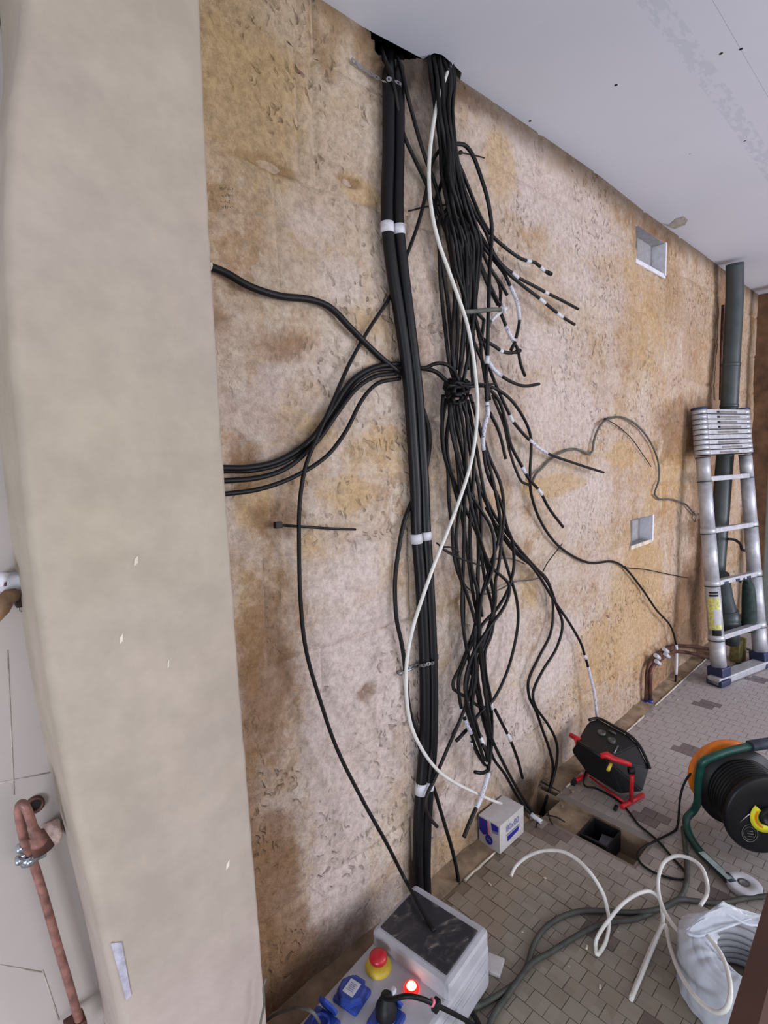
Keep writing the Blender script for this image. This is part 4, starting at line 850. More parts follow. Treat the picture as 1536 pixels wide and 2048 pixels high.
def text_on(s, size, org, xd, yd, mat, parent, name='printed_text'):
    cu = bpy.data.curves.new(name, 'FONT'); cu.body = s; cu.size = size; cu.extrude = .0003; cu.align_x = 'CENTER'; cu.align_y = 'CENTER'
    o = bpy.data.objects.new(name, cu); xd = xd.normalized(); yd = yd.normalized(); zd = xd.cross(yd)
    Mw = Matrix((xd, yd, zd)).transposed().to_4x4(); C.objects.link(o); cu.materials.append(mat)
    o.parent = parent; Mw.translation = Vector(org) - origin(parent)
    me = bpy.data.meshes.new_from_object(o); me.name = name; bpy.data.objects.remove(o); o = bpy.data.objects.new(name, me); C.objects.link(o); o.parent = parent; o.matrix_local = Mw; return o
# black plug and its lead
m = MB(); m.lathe(q3 + Vector((0, 0, .018)), (0.15, 0.1, 1), [(0, .024), (.018, .026), (.030, .022), (.045, .013), (.052, .011), (.052, 0)], 14)
plug = m.build('power_plug', BLKP, at=q3); prop(plug, 'black plug standing in the right hand blue socket of the power box', 'plug')
m = MB(); m.bbox(q3 + e1 * -.028 + Vector((0, 0, .060)), (.014, .012, .014), MBX, .003); m.build('white_clip', WPAPER, plug)
L = spl3([q3 + Vector((0, 0, .066)), onZ(785, 1998, .215), onZ(815, 1992, .235), onZ(845, 1998, .225), onZ(872, 2010, .20), onZ(905, 2026, .14), onZ(940, 2046, .06), onZ(975, 2075, .01), onZ(1010, 2140, .006)], 8)
m = MB(); m.tube(L, .0056, 8); ld = m.build('power_lead', BLACK, at=L[-1]); prop(ld, 'black lead arching from the plug over the side of the power box', 'cable')
m = MB(); a = onZ(872, 2010, .20); m.bbox(a, (.020, .016, .024), MBX, .003); m.build('lead_clamp', BLKP, ld); m = MB(); m.tube([onZ(862, 2004, .212), onZ(866, 2006, .208)], .0085, 10); m.build('clamp_ring', INKR, ld)
L = spl3([q2 + Vector((0, 0, .02)), onZ(625, 2024, .19), onZ(600, 2016, .18), onZ(575, 2019, .15), onZ(545, 2032, .10), onZ(520, 2055, .03), onZ(500, 2080, .01)], 6)
m = MB(); m.tube(L, .0036, 8); prop(m.build('power_lead', GREYC, at=L[-1]), 'thin grey lead leaving the open blue socket towards the pillar', 'cable')
L = spl3([onY(533, 1956, .80), onY(527, 1975, .80), onY(528, 2010, .80), onY(521, 2048, .80), onY(522, 2090, .80)], 6)
m = MB(); m.tube(L, .0022, 6); prop(m.build('cable', GREYC, at=L[-1]), 'thin grey cord hanging down the corner of the pillar', 'cord')
# plate on the tiles beside the box
p = onZ(988, 1934, .0); m = MB(); m.bbox(p + Vector((0, 0, .006)), (.055, .048, .012), rotz(.35), .003)
prop(m.build('cover_plate', CARD, at=p), 'small pale square plate lying on the tiles beside the power box', 'cover plate')

# ------------------------------------------------------------------ small carton
cx0, cx1, cy0, cy1, ch = 1.462, 1.618, 1.020, 1.112, .108
ct = thing('carton', ((cx0 + cx1) / 2, (cy0 + cy1) / 2, 0), 'small white and blue cardboard box standing against the wall foot', 'box')
m = MB(); m.bbox(((cx0 + cx1) / 2, (cy0 + cy1) / 2, ch / 2 + .001), (cx1 - cx0, cy1 - cy0, ch), b=.0012); m.build('carton_body', CARD, ct)
def lp(u, v, o=.0012): return Vector((cx0 - o, cy1 - (cy1 - cy0) * u, ch * (1 - v)))           # left face, u to the right, v down
def fp(u, v, o=.0012): return Vector((cx0 + (cx1 - cx0) * u, cy0 - o, ch * (1 - v)))
def decal(pts, mat, nrm, name): mm = MB(); mm.slab(pts, nrm, .0006); mm.build(name, mat, ct)
decal([lp(.03, .04), lp(.42, .04), lp(.48, .50), lp(.22, .62), lp(.03, .50)], INK, (-1, 0, 0), 'blue_panel')
decal([lp(.42, .04, .0014), lp(.48, .04, .0014), lp(.56, .46, .0014), lp(.47, .52, .0014)], INKR, (-1, 0, 0), 'pink_stripe')
decal([lp(.60, .02), lp(.95, .04), lp(.95, .22), lp(.64, .26)], INK, (-1, 0, 0), 'blue_flash')
decal([lp(.64, .27), lp(.95, .24), lp(.95, .32), lp(.66, .36)], INKG, (-1, 0, 0), 'blue_flash_shade')
decal([lp(.50 + .17 * cos(a), .68 + .17 * sin(a), .0020) for a in [2 * pi * k / 20 for k in range(20)]], INK, (-1, 0, 0), 'round_logo')
text_on('SIB', .014, lp(.50, .68, .0030), Vector((0, -1, 0)), Vector((0, 0, 1)), INKG, ct, 'logo_letters')
text_on('80x80', .034, fp(.52, .30), Vector((1, 0, 0)), Vector((0, 0, 1)), INKG, ct, 'size_print')
decal([fp(.26, .50), fp(.80, .50), fp(.80, .53), fp(.26, .53)], INKG, (0, -1, 0), 'print_rule')
decal([fp(.30, .58), fp(.80, .56), fp(.74, .70), fp(.30, .76)], INK, (0, -1, 0), 'blue_bar')

# ------------------------------------------------------------------ floodlight on its red stand
fz = onZ(1215, 1572, 0)
fl = thing('floodlight', fz, 'black work floodlight tipped back on a red tubular stand', 'work light')
hp = lambda x, y, z: onZ(x, y, z)
hull([hp(1178, 1442, .215), hp(1197, 1438, .215), hp(1229, 1455, .20), hp(1257, 1471, .185), hp(1275, 1488, .165), hp(1299, 1537, .10), hp(1292, 1544, .09), hp(1283, 1546, .09), hp(1155, 1487, .20), hp(1212, 1518, .19), hp(1143, 1503, .15), hp(1175, 1548, .065), hp(1240, 1588, .04), hp(1265, 1560, .07), hp(1286, 1583, .035), hp(1225, 1540, .02)], 'lamp_housing', BLKP, fl, .004)
rim = spl3([hp(1178, 1440, .222), hp(1198, 1437, .222), hp(1229, 1453, .208), hp(1257, 1469, .192), hp(1276, 1487, .17), hp(1290, 1512, .135), hp(1300, 1537, .105)], 5)
m = MB(); m.tube(rim, .0065, 8); m.build('front_rim', BLKP, fl)
m = MB(); m.tube([hp(1155, 1484, .206), hp(1205, 1514, .202)], .009, 6); m.build('cooling_ridge', BLKP, fl)
pn = (hp(1229, 1455, .20) - hp(1155, 1487, .20)).cross(hp(1212, 1518, .19) - hp(1155, 1487, .20)).normalized()
if pn.z < 0: pn = -pn
for (x, y, r_, zz) in ((1203, 1465, .017, .208), (1223, 1480, .016, .20)):
    c = hp(x, y, zz); m = MB(); m.lathe(c, pn, [(-.012, r_), (.004, r_), (.006, r_ * .8), (.002, r_ * .66), (.002, 0)], 18); g = m.build('cable_gland', plain('gland_grey', (78, 78, 76), .5), fl)
m = MB(); m.tube([hp(1218, 1461, .206), hp(1232, 1468, .20)], .004, 6); m.build('rating_tab', GREYC, fl)
m = MB(); m.tube([hp(1236, 1492, .19), hp(1228, 1507, .188)], .0035, 6); m.build('latch', METAL, fl)
def bar(a, b, r_, name, mat=REDM, par=fl, n=6, flat=None): mm = MB(); mm.tube([a, b], r_, n, flat=flat); return mm.build(name, mat, par)
m = MB(); m.tube([hp(1201, 1512, .222), hp(1214, 1510, .226), hp(1230, 1519, .220), hp(1247, 1524, .213), hp(1262, 1530, .205)], [.010, .013, .011, .010, .008], 8); m.build('handle_bar', REDM, fl)
bar(hp(1222, 1527, .20), hp(1216, 1541, .185), .007, 'brass_screw', YEL)
m = MB(); m.lathe(hp(1263, 1541, .185), (.5, -.6, 0), [(-.012, .010), (-.012, .014), (.01, .014), (.012, 0)], 8); m.build('wing_knob', BLKP, fl)
bar(hp(1264, 1550, .17), hp(1262, 1603, .012), .0085, 'upright')
bar(hp(1243, 1614, .010), hp(1286, 1590, .010), .0100, 'foot_bar'); bar(hp(1148, 1563, .010), hp(1173, 1549, .010), .0095, 'foot_bar')
bar(hp(1180, 1553, .012), hp(1252, 1608, .012), .0050, 'base_rod'); bar(hp(1146, 1567, .010), hp(1150, 1560, .010), .0115, 'rubber_foot', BLKP); bar(hp(1230, 1619, .010), hp(1233, 1612, .010), .008, 'rubber_foot', BLKP)
bar(hp(1141, 1470, .20), hp(1160, 1480, .20), .0105, 'side_bracket')
bar(hp(1150, 1478, .20), hp(1176, 1546, .02), .006, 'upright')
L = spl3([hp(1172, 1542, .05), hp(1167, 1562, .03), hp(1172, 1573, .008), hp(1190, 1576, .007), hp(1215, 1588, .007), hp(1240, 1604, .007), hp(1258, 1624, .0065), hp(1276, 1648, .0065), hp(1295, 1664, .0065), hp(1318, 1684, .0065), hp(1345, 1715, .0065), hp(1368, 1740, .0065), hp(1376, 1752, .0065), hp(1368, 1758, .007), hp(1340, 1756, .0065), hp(1308, 1745, .0065), hp(1283, 1728, .0065), hp(1275, 1710, .0065), hp(1285, 1696, .0065), hp(1310, 1682, .009), hp(1340, 1667, .0065), hp(1354, 1655, .0065), hp(1358, 1625, .05), hp(1360, 1598, .10), hp(1368, 1568, .15), hp(1384, 1545, .19), hp(1410, 1535, .21), hp(1440, 1540, .20)], 6)
m = MB(); m.tube(L, .0042, 8); prop(m.build('lamp_cord', BLACK, at=L[30]), 'thin black cord looping over the tiles from the floodlight to the reel', 'cord')

# ------------------------------------------------------------------ trench box
tb = thing('junction_box', (1.82, .735, -.09), 'black open plastic junction box sunk in the floor trench', 'junction box')
x0, x1, y0, y1, zb, zt = 1.760, 1.880, .765, .868, -.075, .001
for nm, a, b in (('box_wall', (x0, y0, zb), (x0 + .004, y1, zt)), ('box_wall', (x1 - .004, y0, zb), (x1, y1, zt)), ('box_wall', (x0 + .004, y0, zb), (x1 - .004, y0 + .004, zt)), ('box_wall', (x0 + .004, y1 - .004, zb), (x1 - .004, y1, zt)), ('box_floor', (x0, y0, zb - .004), (x1, y1, zb))):
    m = MB(); m.bbox([(a[i] + b[i]) / 2 for i in range(3)], [b[i] - a[i] for i in range(3)], b=.001); m.build(nm, NAVY if False else BLKP, tb)
m = MB(); m.bbox((1.79, .815, -.045), (.008, .09, .05), b=.001); m.build('divider', plain('dark_slate_plastic', (52, 54, 64), .5), tb)
m = MB(); m.slab([(1.765, .845, .004), (1.79, .79, .012), (1.83, .82, .006), (1.80, .86, .003)], (0, 0, 1), .004)
m = MB(); m.bbox((1.835, .80, -.052), (.07, .05, .03), rotz(.2), .004); m.build('grey_insert', plain('slate_grey_plastic', (84, 86, 92), .5), tb)

# ------------------------------------------------------------------ cable reel
a = Vector((.70, .714, 0)); u = Vector((a.y, -a.x, 0)); RR = .142; RZ = .178
c1 = onZ(1531, 1628, RZ); 
reel = thing('cable_reel', (c1.x + a.x * .1, c1.y + a.y * .1, 0), 'black cable reel with orange disc in a dark green tube frame', 'cable reel')
def ax(t): return c1 + a * t
m = MB(); m.lathe(ax(0), a, [(-.004, 0), (-.004, .03), (-.010, RR * .55), (-.010, RR - .008), (-.004, RR), (.006, RR), (.010, RR - .004), (.010, 0)], 48); nf = m.build('near_flange', DUCT, reel)
m = MB(); m.lathe(ax(.145), a, [(-.006, 0), (-.006, RR * 1.04), (.004, RR * 1.04), (.010, RR), (.010, 0)], 48); m.build('far_flange', BLKP, reel)
m = MB()
for k in range(9): m.lathe(ax(.018 + .0135 * k), a, [(-.0068, RR * .80), (-.004, RR * .80 + .006), (0, RR * .80 + .0075), (.004, RR * .80 + .006), (.0068, RR * .80)], 40)
m.build('wound_cable', BLACK, reel)
m = MB(); m.lathe(ax(.222), a, [(-.010, 0), (-.010, RR * .90), (.0, RR * .98), (.008, RR * .98), (.012, RR * .9), (.012, 0)], 40); m.build('orange_disc', ORANGE, reel)
m = MB(); m.lathe(ax(.183), a, [(-.032, .06), (.032, .06)], 24); m.build('disc_hub', BLKP, reel)
m = MB(); m.lathe(ax(-.011), a, [(0, .060), (-.0016, .060), (-.0016, .032), (0, .032)], 36, a0=-2.1, a1=.75); m.build('yellow_label', YG, nf)
m = MB(); m.lathe(ax(-.011), a, [(0, .045), (-.0022, .045), (-.0022, .038), (0, .038)], 20, a0=-1.2, a1=.5); m.build('orange_arc', ORANGE, nf)
m = MB(); m.lathe(ax(-.008), a, [(0, .031), (-.014, .029), (-.016, .020), (-.010, .018), (-.010, 0)], 28); m.build('hub_cap', BLKP, nf)
def fl_pt(ang, r_, d=-.0128): return c1 + a * d + (-u * sin(ang) * -1 + Vector((0, 0, 1)) * cos(ang)) * r_
side = -u                                            # left as the camera sees the flange
def nfp(lx, lz, d=-.0115): return c1 + a * d - u * lx + Vector((0, 0, 1)) * lz
m = MB(); m.tube([nfp(.093, -.020), nfp(.062, .010)], .0022, 5); m.build('scratch_mark', METAL, nf)
m = MB(); ov = [nfp(.058 + .030 * cos(t_) * .8 + .012 * sin(t_), -.062 + .030 * sin(t_) - .01 * cos(t_), -.0112) for t_ in [2 * pi * k / 28 for k in range(29)]]; m.tube(ov, .0014, 5, caps=False)
ov = [nfp(.058 + .023 * cos(t_) * .8 + .009 * sin(t_), -.062 + .022 * sin(t_) - .008 * cos(t_), -.0112) for t_ in [2 * pi * k / 28 for k in range(29)]]; m.tube(ov, .001, 5, caps=False); m.build('moulded_oval', GREYC, nf)
for k in range(3):
    m = MB(); z_ = -.052 - .010 * k; m.tube([nfp(.070 - .003 * k, z_), nfp(.048 - .003 * k, z_ - .004)], .0013, 4); m.build('moulded_line', GREYC, nf)
fr = spl3([onZ(1466, 1768, .014), onZ(1430, 1732, .014), onZ(1402, 1705, .014), onZ(1383, 1678, .016), onZ(1374, 1655, .03), onZ(1374, 1636, .055), onZ(1388, 1620, .085), onZ(1395, 1603, .13), onZ(1396, 1572, .20), onZ(1400, 1540, .27), onZ(1408, 1522, .31), onZ(1440, 1508, .335), onZ(1475, 1498, .345), onZ(1510, 1491, .35), onZ(1560, 1486, .35)], 6)
m = MB(); m.tube(fr, .0135, 10); m.build('tube_frame', GREEN, reel)
m = MB(); m.tube([onZ(1500, 1492, .352), onZ(1540, 1486, .352), onZ(1590, 1480, .352)], .020, 10); m.build('hand_grip', plain('grey_grip', (52, 56, 70), .5), reel)
m = MB(); p0, p1 = onZ(1402, 1704, .029), onZ(1460, 1758, .029); dr = (p1 - p0).normalized(); sd = Vector((dr.y, -dr.x, 0)) * .011
m.slab([p0 - sd, p1 - sd, p1 + sd, p0 + sd], (0, 0, 1), .001); m.build('foot_sticker', plain('silver_sticker', (150, 162, 158), .4), reel)
m = MB(); m.tube([onZ(1452, 1752, .016), onZ(1466, 1768, .014)], .0155, 8); m.build('foot_plug', plain('dark_teal', (22, 40, 52), .5), reel)
m = MB()
for k in range(2):
    s_ = 1 if k else -1
m.tube([ax(.19), ax(.19) + Vector((0, 0, .10)) * .1], .02, 10); m.tube([ax(-.01), ax(.26)], .016, 12); m.build('axle', BLKP, reel)
m = MB(); q = onZ(1560, 1486, .35); m.tube(spl3([q, q - a * .2 + Vector((0, 0, -.02)), q - a * .3 + Vector((0, 0, -.18)), Vector((q.x - a.x * .3, q.y - a.y * .3, .014)), Vector((q.x - a.x * .05 + .02, q.y - a.y * .05 - .06, .014))], 6), .0135, 10); m.build('tube_frame', GREEN, reel)

# tape roll on the tiles
p = onZ(1488, 1778, 0); m = MB(); m.lathe(p, (0, 0, 1), [(0.001, .014), (0.001, .048), (.004, .050), (.020, .050), (.022, .048), (.022, .014), (.001, .014)], 28)
tpr = m.build('tape_roll', WPAPER, at=p); prop(tpr, 'white tape roll lying flat at the foot of the reel frame', 'tape roll')
m = MB(); m.lathe(p + Vector((0, 0, .0222)), (0, 0, 1), [(0, .019), (.0004, .019), (.0004, .012), (0, .012)], 16); m.build('core_ring', GREYC, tpr)

# ------------------------------------------------------------------ wrapped coil of white conduit
cc = onZ(1498, 1915, .12); cc.z = 0; RO, RI, HC = .156, .082, .112
coil = thing('conduit_coil', cc, 'big coil of pale conduit half wrapped in clear white film', 'coil')
m = MB(); tr_ = []
for lay in range(6):
    for k, r_ in enumerate((RI + .012, RI + .034, RI + .056, RO - .012)):
        pts = [cc + Vector((cos(t_) * (r_ + .003 * sin(3 * t_ + lay)), sin(t_) * (r_ + .003 * sin(3 * t_ + lay)), .012 + lay * .0185 + .003 * sin(2 * t_ + k))) for t_ in [2 * pi * q / 40 for q in range(41)]]
        m.tube(pts, .0102, 6, caps=False)
m.build('conduit_turns', COIL, coil)
# film draped over the left half: a wrinkled skirt with a top lip
m = MB(); nA, nH = 72, 16; vs = []
for i in range(nA + 1):
    th = math.radians(80) + math.radians(215) * i / nA
    for j in range(nH + 1):
        t_ = j / nH
        if t_ < .6: r_ = RO + .007 + .006 * noise.noise(Vector((th * 5, t_ * 3, 1))); z_ = .003 + (HC + .006) * t_ / .6
        else: q = (t_ - .6) / .4; r_ = lerp(RO + .004, RI - .012, q); z_ = HC + .009 + .034 * sin(pi * q) * (.5 + .7 * abs(noise.noise(Vector((th * 4, q * 4, 7))))) 
        r_ += .003 * noise.noise(Vector((th * 14, t_ * 9, 2)))
        vs.append(cc + Vector((cos(th) * r_, sin(th) * r_, z_)))
fs = [(i * (nH + 1) + j, (i + 1) * (nH + 1) + j, (i + 1) * (nH + 1) + j + 1, i * (nH + 1) + j + 1) for i in range(nA) for j in range(nH)]
m.add(vs, fs, True); m.build('wrapping_film', FILM, coil)
m = MB(); vs = []; n1, n2 = 14, 22
A = [onZ(1372, 1862, .15), onZ(1440, 1806, .19), onZ(1540, 1835, .16)]; B = [onZ(1385, 1872, .14), onZ(1460, 1850, .15), onZ(1560, 1850, .13)]
for i in range(n2 + 1):
    s_ = i / n2; pa1 = A[0].lerp(A[1], min(1, s_ * 2)) if s_ < .5 else A[1].lerp(A[2], s_ * 2 - 1); pb1 = B[0].lerp(B[1], min(1, s_ * 2)) if s_ < .5 else B[1].lerp(B[2], s_ * 2 - 1)
    for j in range(n1 + 1):
        t_ = j / n1; p = pa1.lerp(pb1, t_); p = p + Vector((0, 0, .030 * sin(pi * t_) * sin(pi * min(1, s_ * 1.2 + .1)) + .012 * noise.noise(Vector((s_ * 9, t_ * 4, 3))))); vs.append(p)
m.add(vs, [(i * (n1 + 1) + j, (i + 1) * (n1 + 1) + j, (i + 1) * (n1 + 1) + j + 1, i * (n1 + 1) + j + 1) for i in range(n2) for j in range(n1)], True); m.build('crumpled_film', FILM, coil)
for k, P in enumerate(([(1374, 1868, .14), (1398, 1835, .165), (1440, 1822, .18), (1500, 1850, .16), (1560, 1842, .15)], [(1376, 1868, .15), (1400, 1872, .15), (1450, 1856, .16), (1520, 1830, .15)], [(1400, 1872, .14), (1432, 1905, .135), (1470, 1945, .13), (1490, 1960, .125)])):
    m = MB(); m.tube(spl3([onZ(*p) for p in P], 5), .0035, 6); m.build('film_fold', FILM, coil)

# loose white cable from the coil over the tiles
def zpath(P, per=7): return spl3([onZ(*p) for p in P], per)
def floor_cable(label, P, r, mat, name='cable', cat='cable', group=None):
    L = zpath(P); m = MB(); m.tube(L, r, 8); low = min(L, key=lambda v: v.z); return prop(m.build(name, mat, at=low), label, cat, group)
floor_cable('white cable springing in wide loops from the wall foot over the tiles to the coil', [(1022, 1752, .006), (1032, 1732, .02), (1055, 1713, .05), (1085, 1702, .08), (1120, 1702, .10), (1150, 1716, .105), (1180, 1745, .10), (1205, 1785, .07), (1215, 1820, .045), (1218, 1850, .03), (1211, 1885, .015), (1195, 1909, .007), (1191, 1890, .012), (1197, 1870, .03), (1216, 1842, .05), (1245, 1808, .075), (1275, 1788, .085), (1300, 1783, .08), (1318, 1796, .065), (1324, 1820, .045), (1324, 1848, .03), (1305, 1890, .015), (1280, 1950, .007), (1262, 1996, .007)], .0056, WHITEC)
floor_cable('white cable looping high and diving into the wrapped coil', [(1262, 2000, .007), (1285, 1945, .014), (1308, 1890, .028), (1325, 1852, .04), (1332, 1856, .04), (1342, 1900, .06), (1362, 1950, .08), (1392, 1995, .10), (1425, 2022, .115), (1450, 2020, .145), (1461, 1990, .17), (1456, 1945, .175), (1440, 1905, .175), (1415, 1872, .17)], .0056, WHITEC)
floor_cable('white cable in the round standing loop left of the coil', [(1400, 1812, .11), (1413, 1790, .12), (1414, 1765, .15), (1403, 1735, .16), (1380, 1717, .16), (1352, 1712, .15), (1328, 1725, .13), (1317, 1755, .10), (1318, 1790, .08), (1330, 1825, .07), (1350, 1855, .09), (1370, 1872, .12), (1380, 1880, .13)], .0056, WHITEC)
# dusty grey green leads on the tiles
DG = plain('dusty_grey_green_lead', (58, 60, 54), .65, vary=.25, scale=30)
floor_cable('thick dusty grey lead running from the reel across the tiles to the power box', [(1366, 1655, .012), (1370, 1690, .009), (1374, 1730, .009), (1373, 1765, .009), (1360, 1795, .009), (1335, 1812, .009), (1300, 1822, .016), (1260, 1825, .009), (1205, 1822, .009), (1165, 1822, .009), (1125, 1833, .009), (1090, 1856, .009), (1067, 1890, .009), (1055, 1930, .009), (1035, 1962, .009), (1005, 1985, .009), (965, 2008, .009), (935, 2020, .009)], .0078, DG)
floor_cable('second dusty grey lead crossing the dark tiles below the first one', [(1540, 1792, .02), (1490, 1797, .012), (1440, 1806, .010), (1390, 1802, .009), (1355, 1800, .018), (1320, 1818, .009), (1270, 1838, .009), (1225, 1843, .009), (1185, 1855, .009), (1140, 1880, .009), (1100, 1905, .009), (1065, 1925, .009), (1040, 1955, .02), (1012, 1995, .009), (985, 2035, .009), (972, 2080, .009)], .0078, DG)
floor_cable('short black lead end poking out under the corner of the power box', [(925, 2002, .03), (938, 2020, .010), (950, 2034, .009), (962, 2060, .009)], .0065, BLACK)
floor_cable('thin grey wire lying across the recess of the pillar foot', [(1500, 1108, .012), (1492, 1102, .012), (1484, 1098, .012)], .0025, GREYC) if False else None

# ------------------------------------------------------------------ ladder
u3 = Vector((.964, -.267, 0)); nn = Vector((.267, .964, 0)); L0 = Vector((3.54, .87, 0)); LW = .452
def lean(z): return .112 * z
def lad(s_, z, d=0.0): return L0 + u3 * s_ + nn * (lean(z) + d) + Vector((0, 0, z))
ladder = thing('telescopic_ladder', lad(LW / 2, 0), 'partly extended aluminium telescopic ladder leaning by the grey drainpipe', 'ladder')
ML = Matrix((u3, nn, Vector((0, 0, 1)))).transposed() @ Matrix.Rotation(-.112, 3, 'X')
zz = [.09, .262, .590, .905, 1.218, 1.362]
rad = [.0430, .0415, .0400, .0385, .0375]
for s_ in (0, LW):
    for k in range(5):
        m = MB(); m.tube([lad(s_, zz[k]), lad(s_, zz[k + 1] + .0)], rad[k], 16); st_ = m.build('stile_tube', ALU, ladder)
        m = MB(); m.lathe(lad(s_, zz[k + 1]), lad(s_, 1) - lad(s_, 0), [(-.006, rad[k]), (-.006, rad[k] + .003), (-.002, rad[k] + .003), (-.002, rad[k])], 16); m.build('joint_ring', BLKP, st_)
for k in range(1, 5):
    if k == 4: continue
    zc = zz[k] + .012
    m = MB(); m.bbox(lad(LW / 2, zc, -.008), (LW - .05, .046, .030), ML, .004); rg = m.build('rung', ALU, ladder)
    for s_ in (0, LW):
        m = MB(); m.lathe(lad(s_, zc - .018), lad(s_, 1) - lad(s_, 0), [(0, 0), (0, rad[k] + .0035), (.036, rad[k] + .0035), (.036, 0)], 16); m.build('rung_collar', ALU, rg)
zc = zz[4] + .01
m = MB(); m.bbox(lad(LW / 2, zc, -.008), (LW - .05, .046, .030), ML, .004); m.build('rung', ALU, ladder)
# collapsed pack: nine thin rungs with end collars
z = 1.372
for k in range(9):
    m = MB(); w_ = LW - .004; m.bbox(lad(LW / 2, z + .014, -.010), (w_ - .04, .055, .0262), ML, .003); rg = m.build('rung', ALU, ladder)
    for s_ in (0, LW):
        m = MB(); m.lathe(lad(s_, z + .001), lad(s_, 1) - lad(s_, 0), [(0, 0), (0, .0435 - .0004 * k), (.026, .0435 - .0004 * k), (.026, 0)], 16); m.build('rung_collar', ALU, rg)
    m = MB(); m.bbox(lad(LW / 2, z - .0010, -.010), (w_ + .06, .050, .0026), ML, .0008); m.build('gap_pad', BLKP, rg)
    if k != 3:
        m = MB(); m.bbox(lad(LW / 2 + (.02 if k % 2 else -.01), z + .014, -.0385), (.20 + .01 * (k % 3), .0012, .012), ML, .0003); lb = m.build('rung_label', plain('grey_rung_label', (118, 112, 108), .6), rg)
        if k > 4: m = MB(); m.bbox(lad(LW / 2 - .10, z + .014, -.0392), (.022, .0014, .013), ML, .0003); m.build('black_mark', BLKP, rg)
    z += .0305
for s_ in (0, LW):
    m = MB(); m.lathe(lad(s_, z - .003), lad(s_, 1) - lad(s_, 0), [(0, .0), (0, .044), (.010, .044), (.014, .038), (.014, 0)], 16); m.build('top_cap', NAVY, ladder)
    m = MB(); m.bbox(lad(s_ - (.0 if s_ else .0), .052), (.092, .096, .100), ML, .010); m.build('foot_cap', NAVY, ladder)
m = MB(); m.bbox(lad(LW / 2 + .03, .030, -.01), (LW + .30 - .08, .075, .045), Matrix((u3, nn, Vector((0, 0, 1)))).transposed(), .006); m.build('stabiliser_bar', ALU, ladder)
m = MB(); m.bbox(lad(-.03, .022, -.012), (.10, .095, .04), Matrix((u3, nn, Vector((0, 0, 1)))).transposed(), .010); m.build('stabiliser_end', NAVY, ladder)
def stick(s0, z0, z1, half, turn, r_, mat, name, lab=None):
    mm = MB(); axv = (lad(0, 1) - lad(0, 0)).normalized(); uu = axv.orthogonal().normalized(); 
    if abs(axv.z) <= .9: uu = Vector((0, 0, 1)).cross(axv).normalized()
    ww = axv.cross(uu); d = -lad(s0, z0); d.z = 0; d.normalize(); ang = math.atan2(d.dot(ww), d.dot(uu)) + turn
    mm.lathe(lad(s0, z0), axv, [(0, r_), (z1 - z0, r_)], 10, a0=ang - half, a1=ang + half); return mm.build(name, mat, ladder, label=lab)
stick(0, .33, .52, .85, 0, .0422, plain('yellow_ladder_sticker', (190, 186, 110), .5, vary=.2, scale=60), 'instruction_sticker', 'torn yellow sticker')
stick(0, .285, .325, .6, .15, .0426, BLKP, 'black_sticker'); stick(0, .528, .540, .6, .1, .0424, BLKP, 'black_sticker'); stick(0, .546, .556, .6, .1, .0424, BLKP, 'black_sticker'); stick(0, .36, .45, .45, .35, .0427, WPAPER, 'torn_patch')
for k in range(3):
    m = MB(); m.bbox(lad(.09 + .12 * k, zz[2] + .008, -.033), (.040, .003, .016), ML, .001); m.build('rung_mark', NAVY, ladder)

# ------------------------------------------------------------------ drainpipe, elbow and things behind the ladder
PP = [onY(1470, 528, 1.012), onY(1469, 600, 1.012), onY(1465, 680, 1.012), onY(1458, 815, 1.012), onY(1447, 950, 1.012), onY(1432, 1150, 1.012), onY(1430, 1190, .98), onY(1436, 1230, .96), onY(1448, 1262, .94), onY(1450, 1300, .93)]
dp = thing('drainpipe', PP[-1], 'dark grey plastic drainpipe rising to the ceiling behind the ladder', 'pipe')
m = MB(); m.tube(spl3(PP[:6], 6), .051, 24); m.build('pipe_run', PVC, dp)
for y in (730, 812): 
    p = onY(interp(y, [(680, 1465), (815, 1458)]), y, 1.012); m = MB(); m.lathe(p, (0, 0, 1), [(-.012, .051), (-.010, .055), (.010, .055), (.012, .051)], 24); m.build('pipe_collar', PVC, dp)
m = MB(); m.tube(spl3([onY(1440, 1150, .95), onY(1447, 1190, .94), onY(1456, 1225, .92), onY(1462, 1250, .90)], 5), .052, 18); m.build('pipe_elbow', PVC, dp)
m = MB(); m.tube([onY(1456, 1222, .92), onY(1463, 1254, .90)], .058, 18); m.build('elbow_collar', PVC, dp); m = MB(); m.tube([onY(1462, 1250, .90), onY(1464, 1285, .90)], .045, 18); m.build('pipe_stub', PVC, dp)
m = MB(); m.tube([onW(1446, 610, .03), onW(1443, 700, .03), onW(1441, 800, .03)], .010, 8); prop(m.build('thin_pipe', COPPERD, at=onW(1441, 800, .03)), 'thin brownish pipe climbing left of the drainpipe', 'pipe')
floor_z = lambda x, y: onZ(x, y, 0)
m = MB(); m.tube(spl3([onX(1490, 1160, 3.93), onX(1496, 1172, 3.93), onX(1498, 1200, 3.93), onX(1498, 1235, 3.93), onX(1496, 1262, 3.93)], 4), [.014, .02, .026, .03, .034, .036, .038, .04, .041, .042, .042, .042, .042, .042, .042, .041, .036][:17], 14)
bg = m.build('rolled_bag', DGREEN, at=onX(1496, 1262, 3.93)); prop(bg, 'dark green rolled cloth bag hanging behind the lower ladder rungs', 'bag')
m = MB(); m.tube(spl3([onX(1478, 1163, 3.80), onX(1484, 1157, 3.82), onX(1492, 1158, 3.88), onX(1497, 1170, 3.93)], 4), .014, 8); m.build('bag_strap', DGREEN, bg)
p = onZ(1480, 1325, 0); m = MB(); m.bbox(p + Vector((.03, .02, .075)), (.10, .06, .15), rotz(-.2), .006); prop(m.build('foam_block', FOAM, at=p), 'dull yellow foam block standing on the floor behind the ladder', 'foam block')
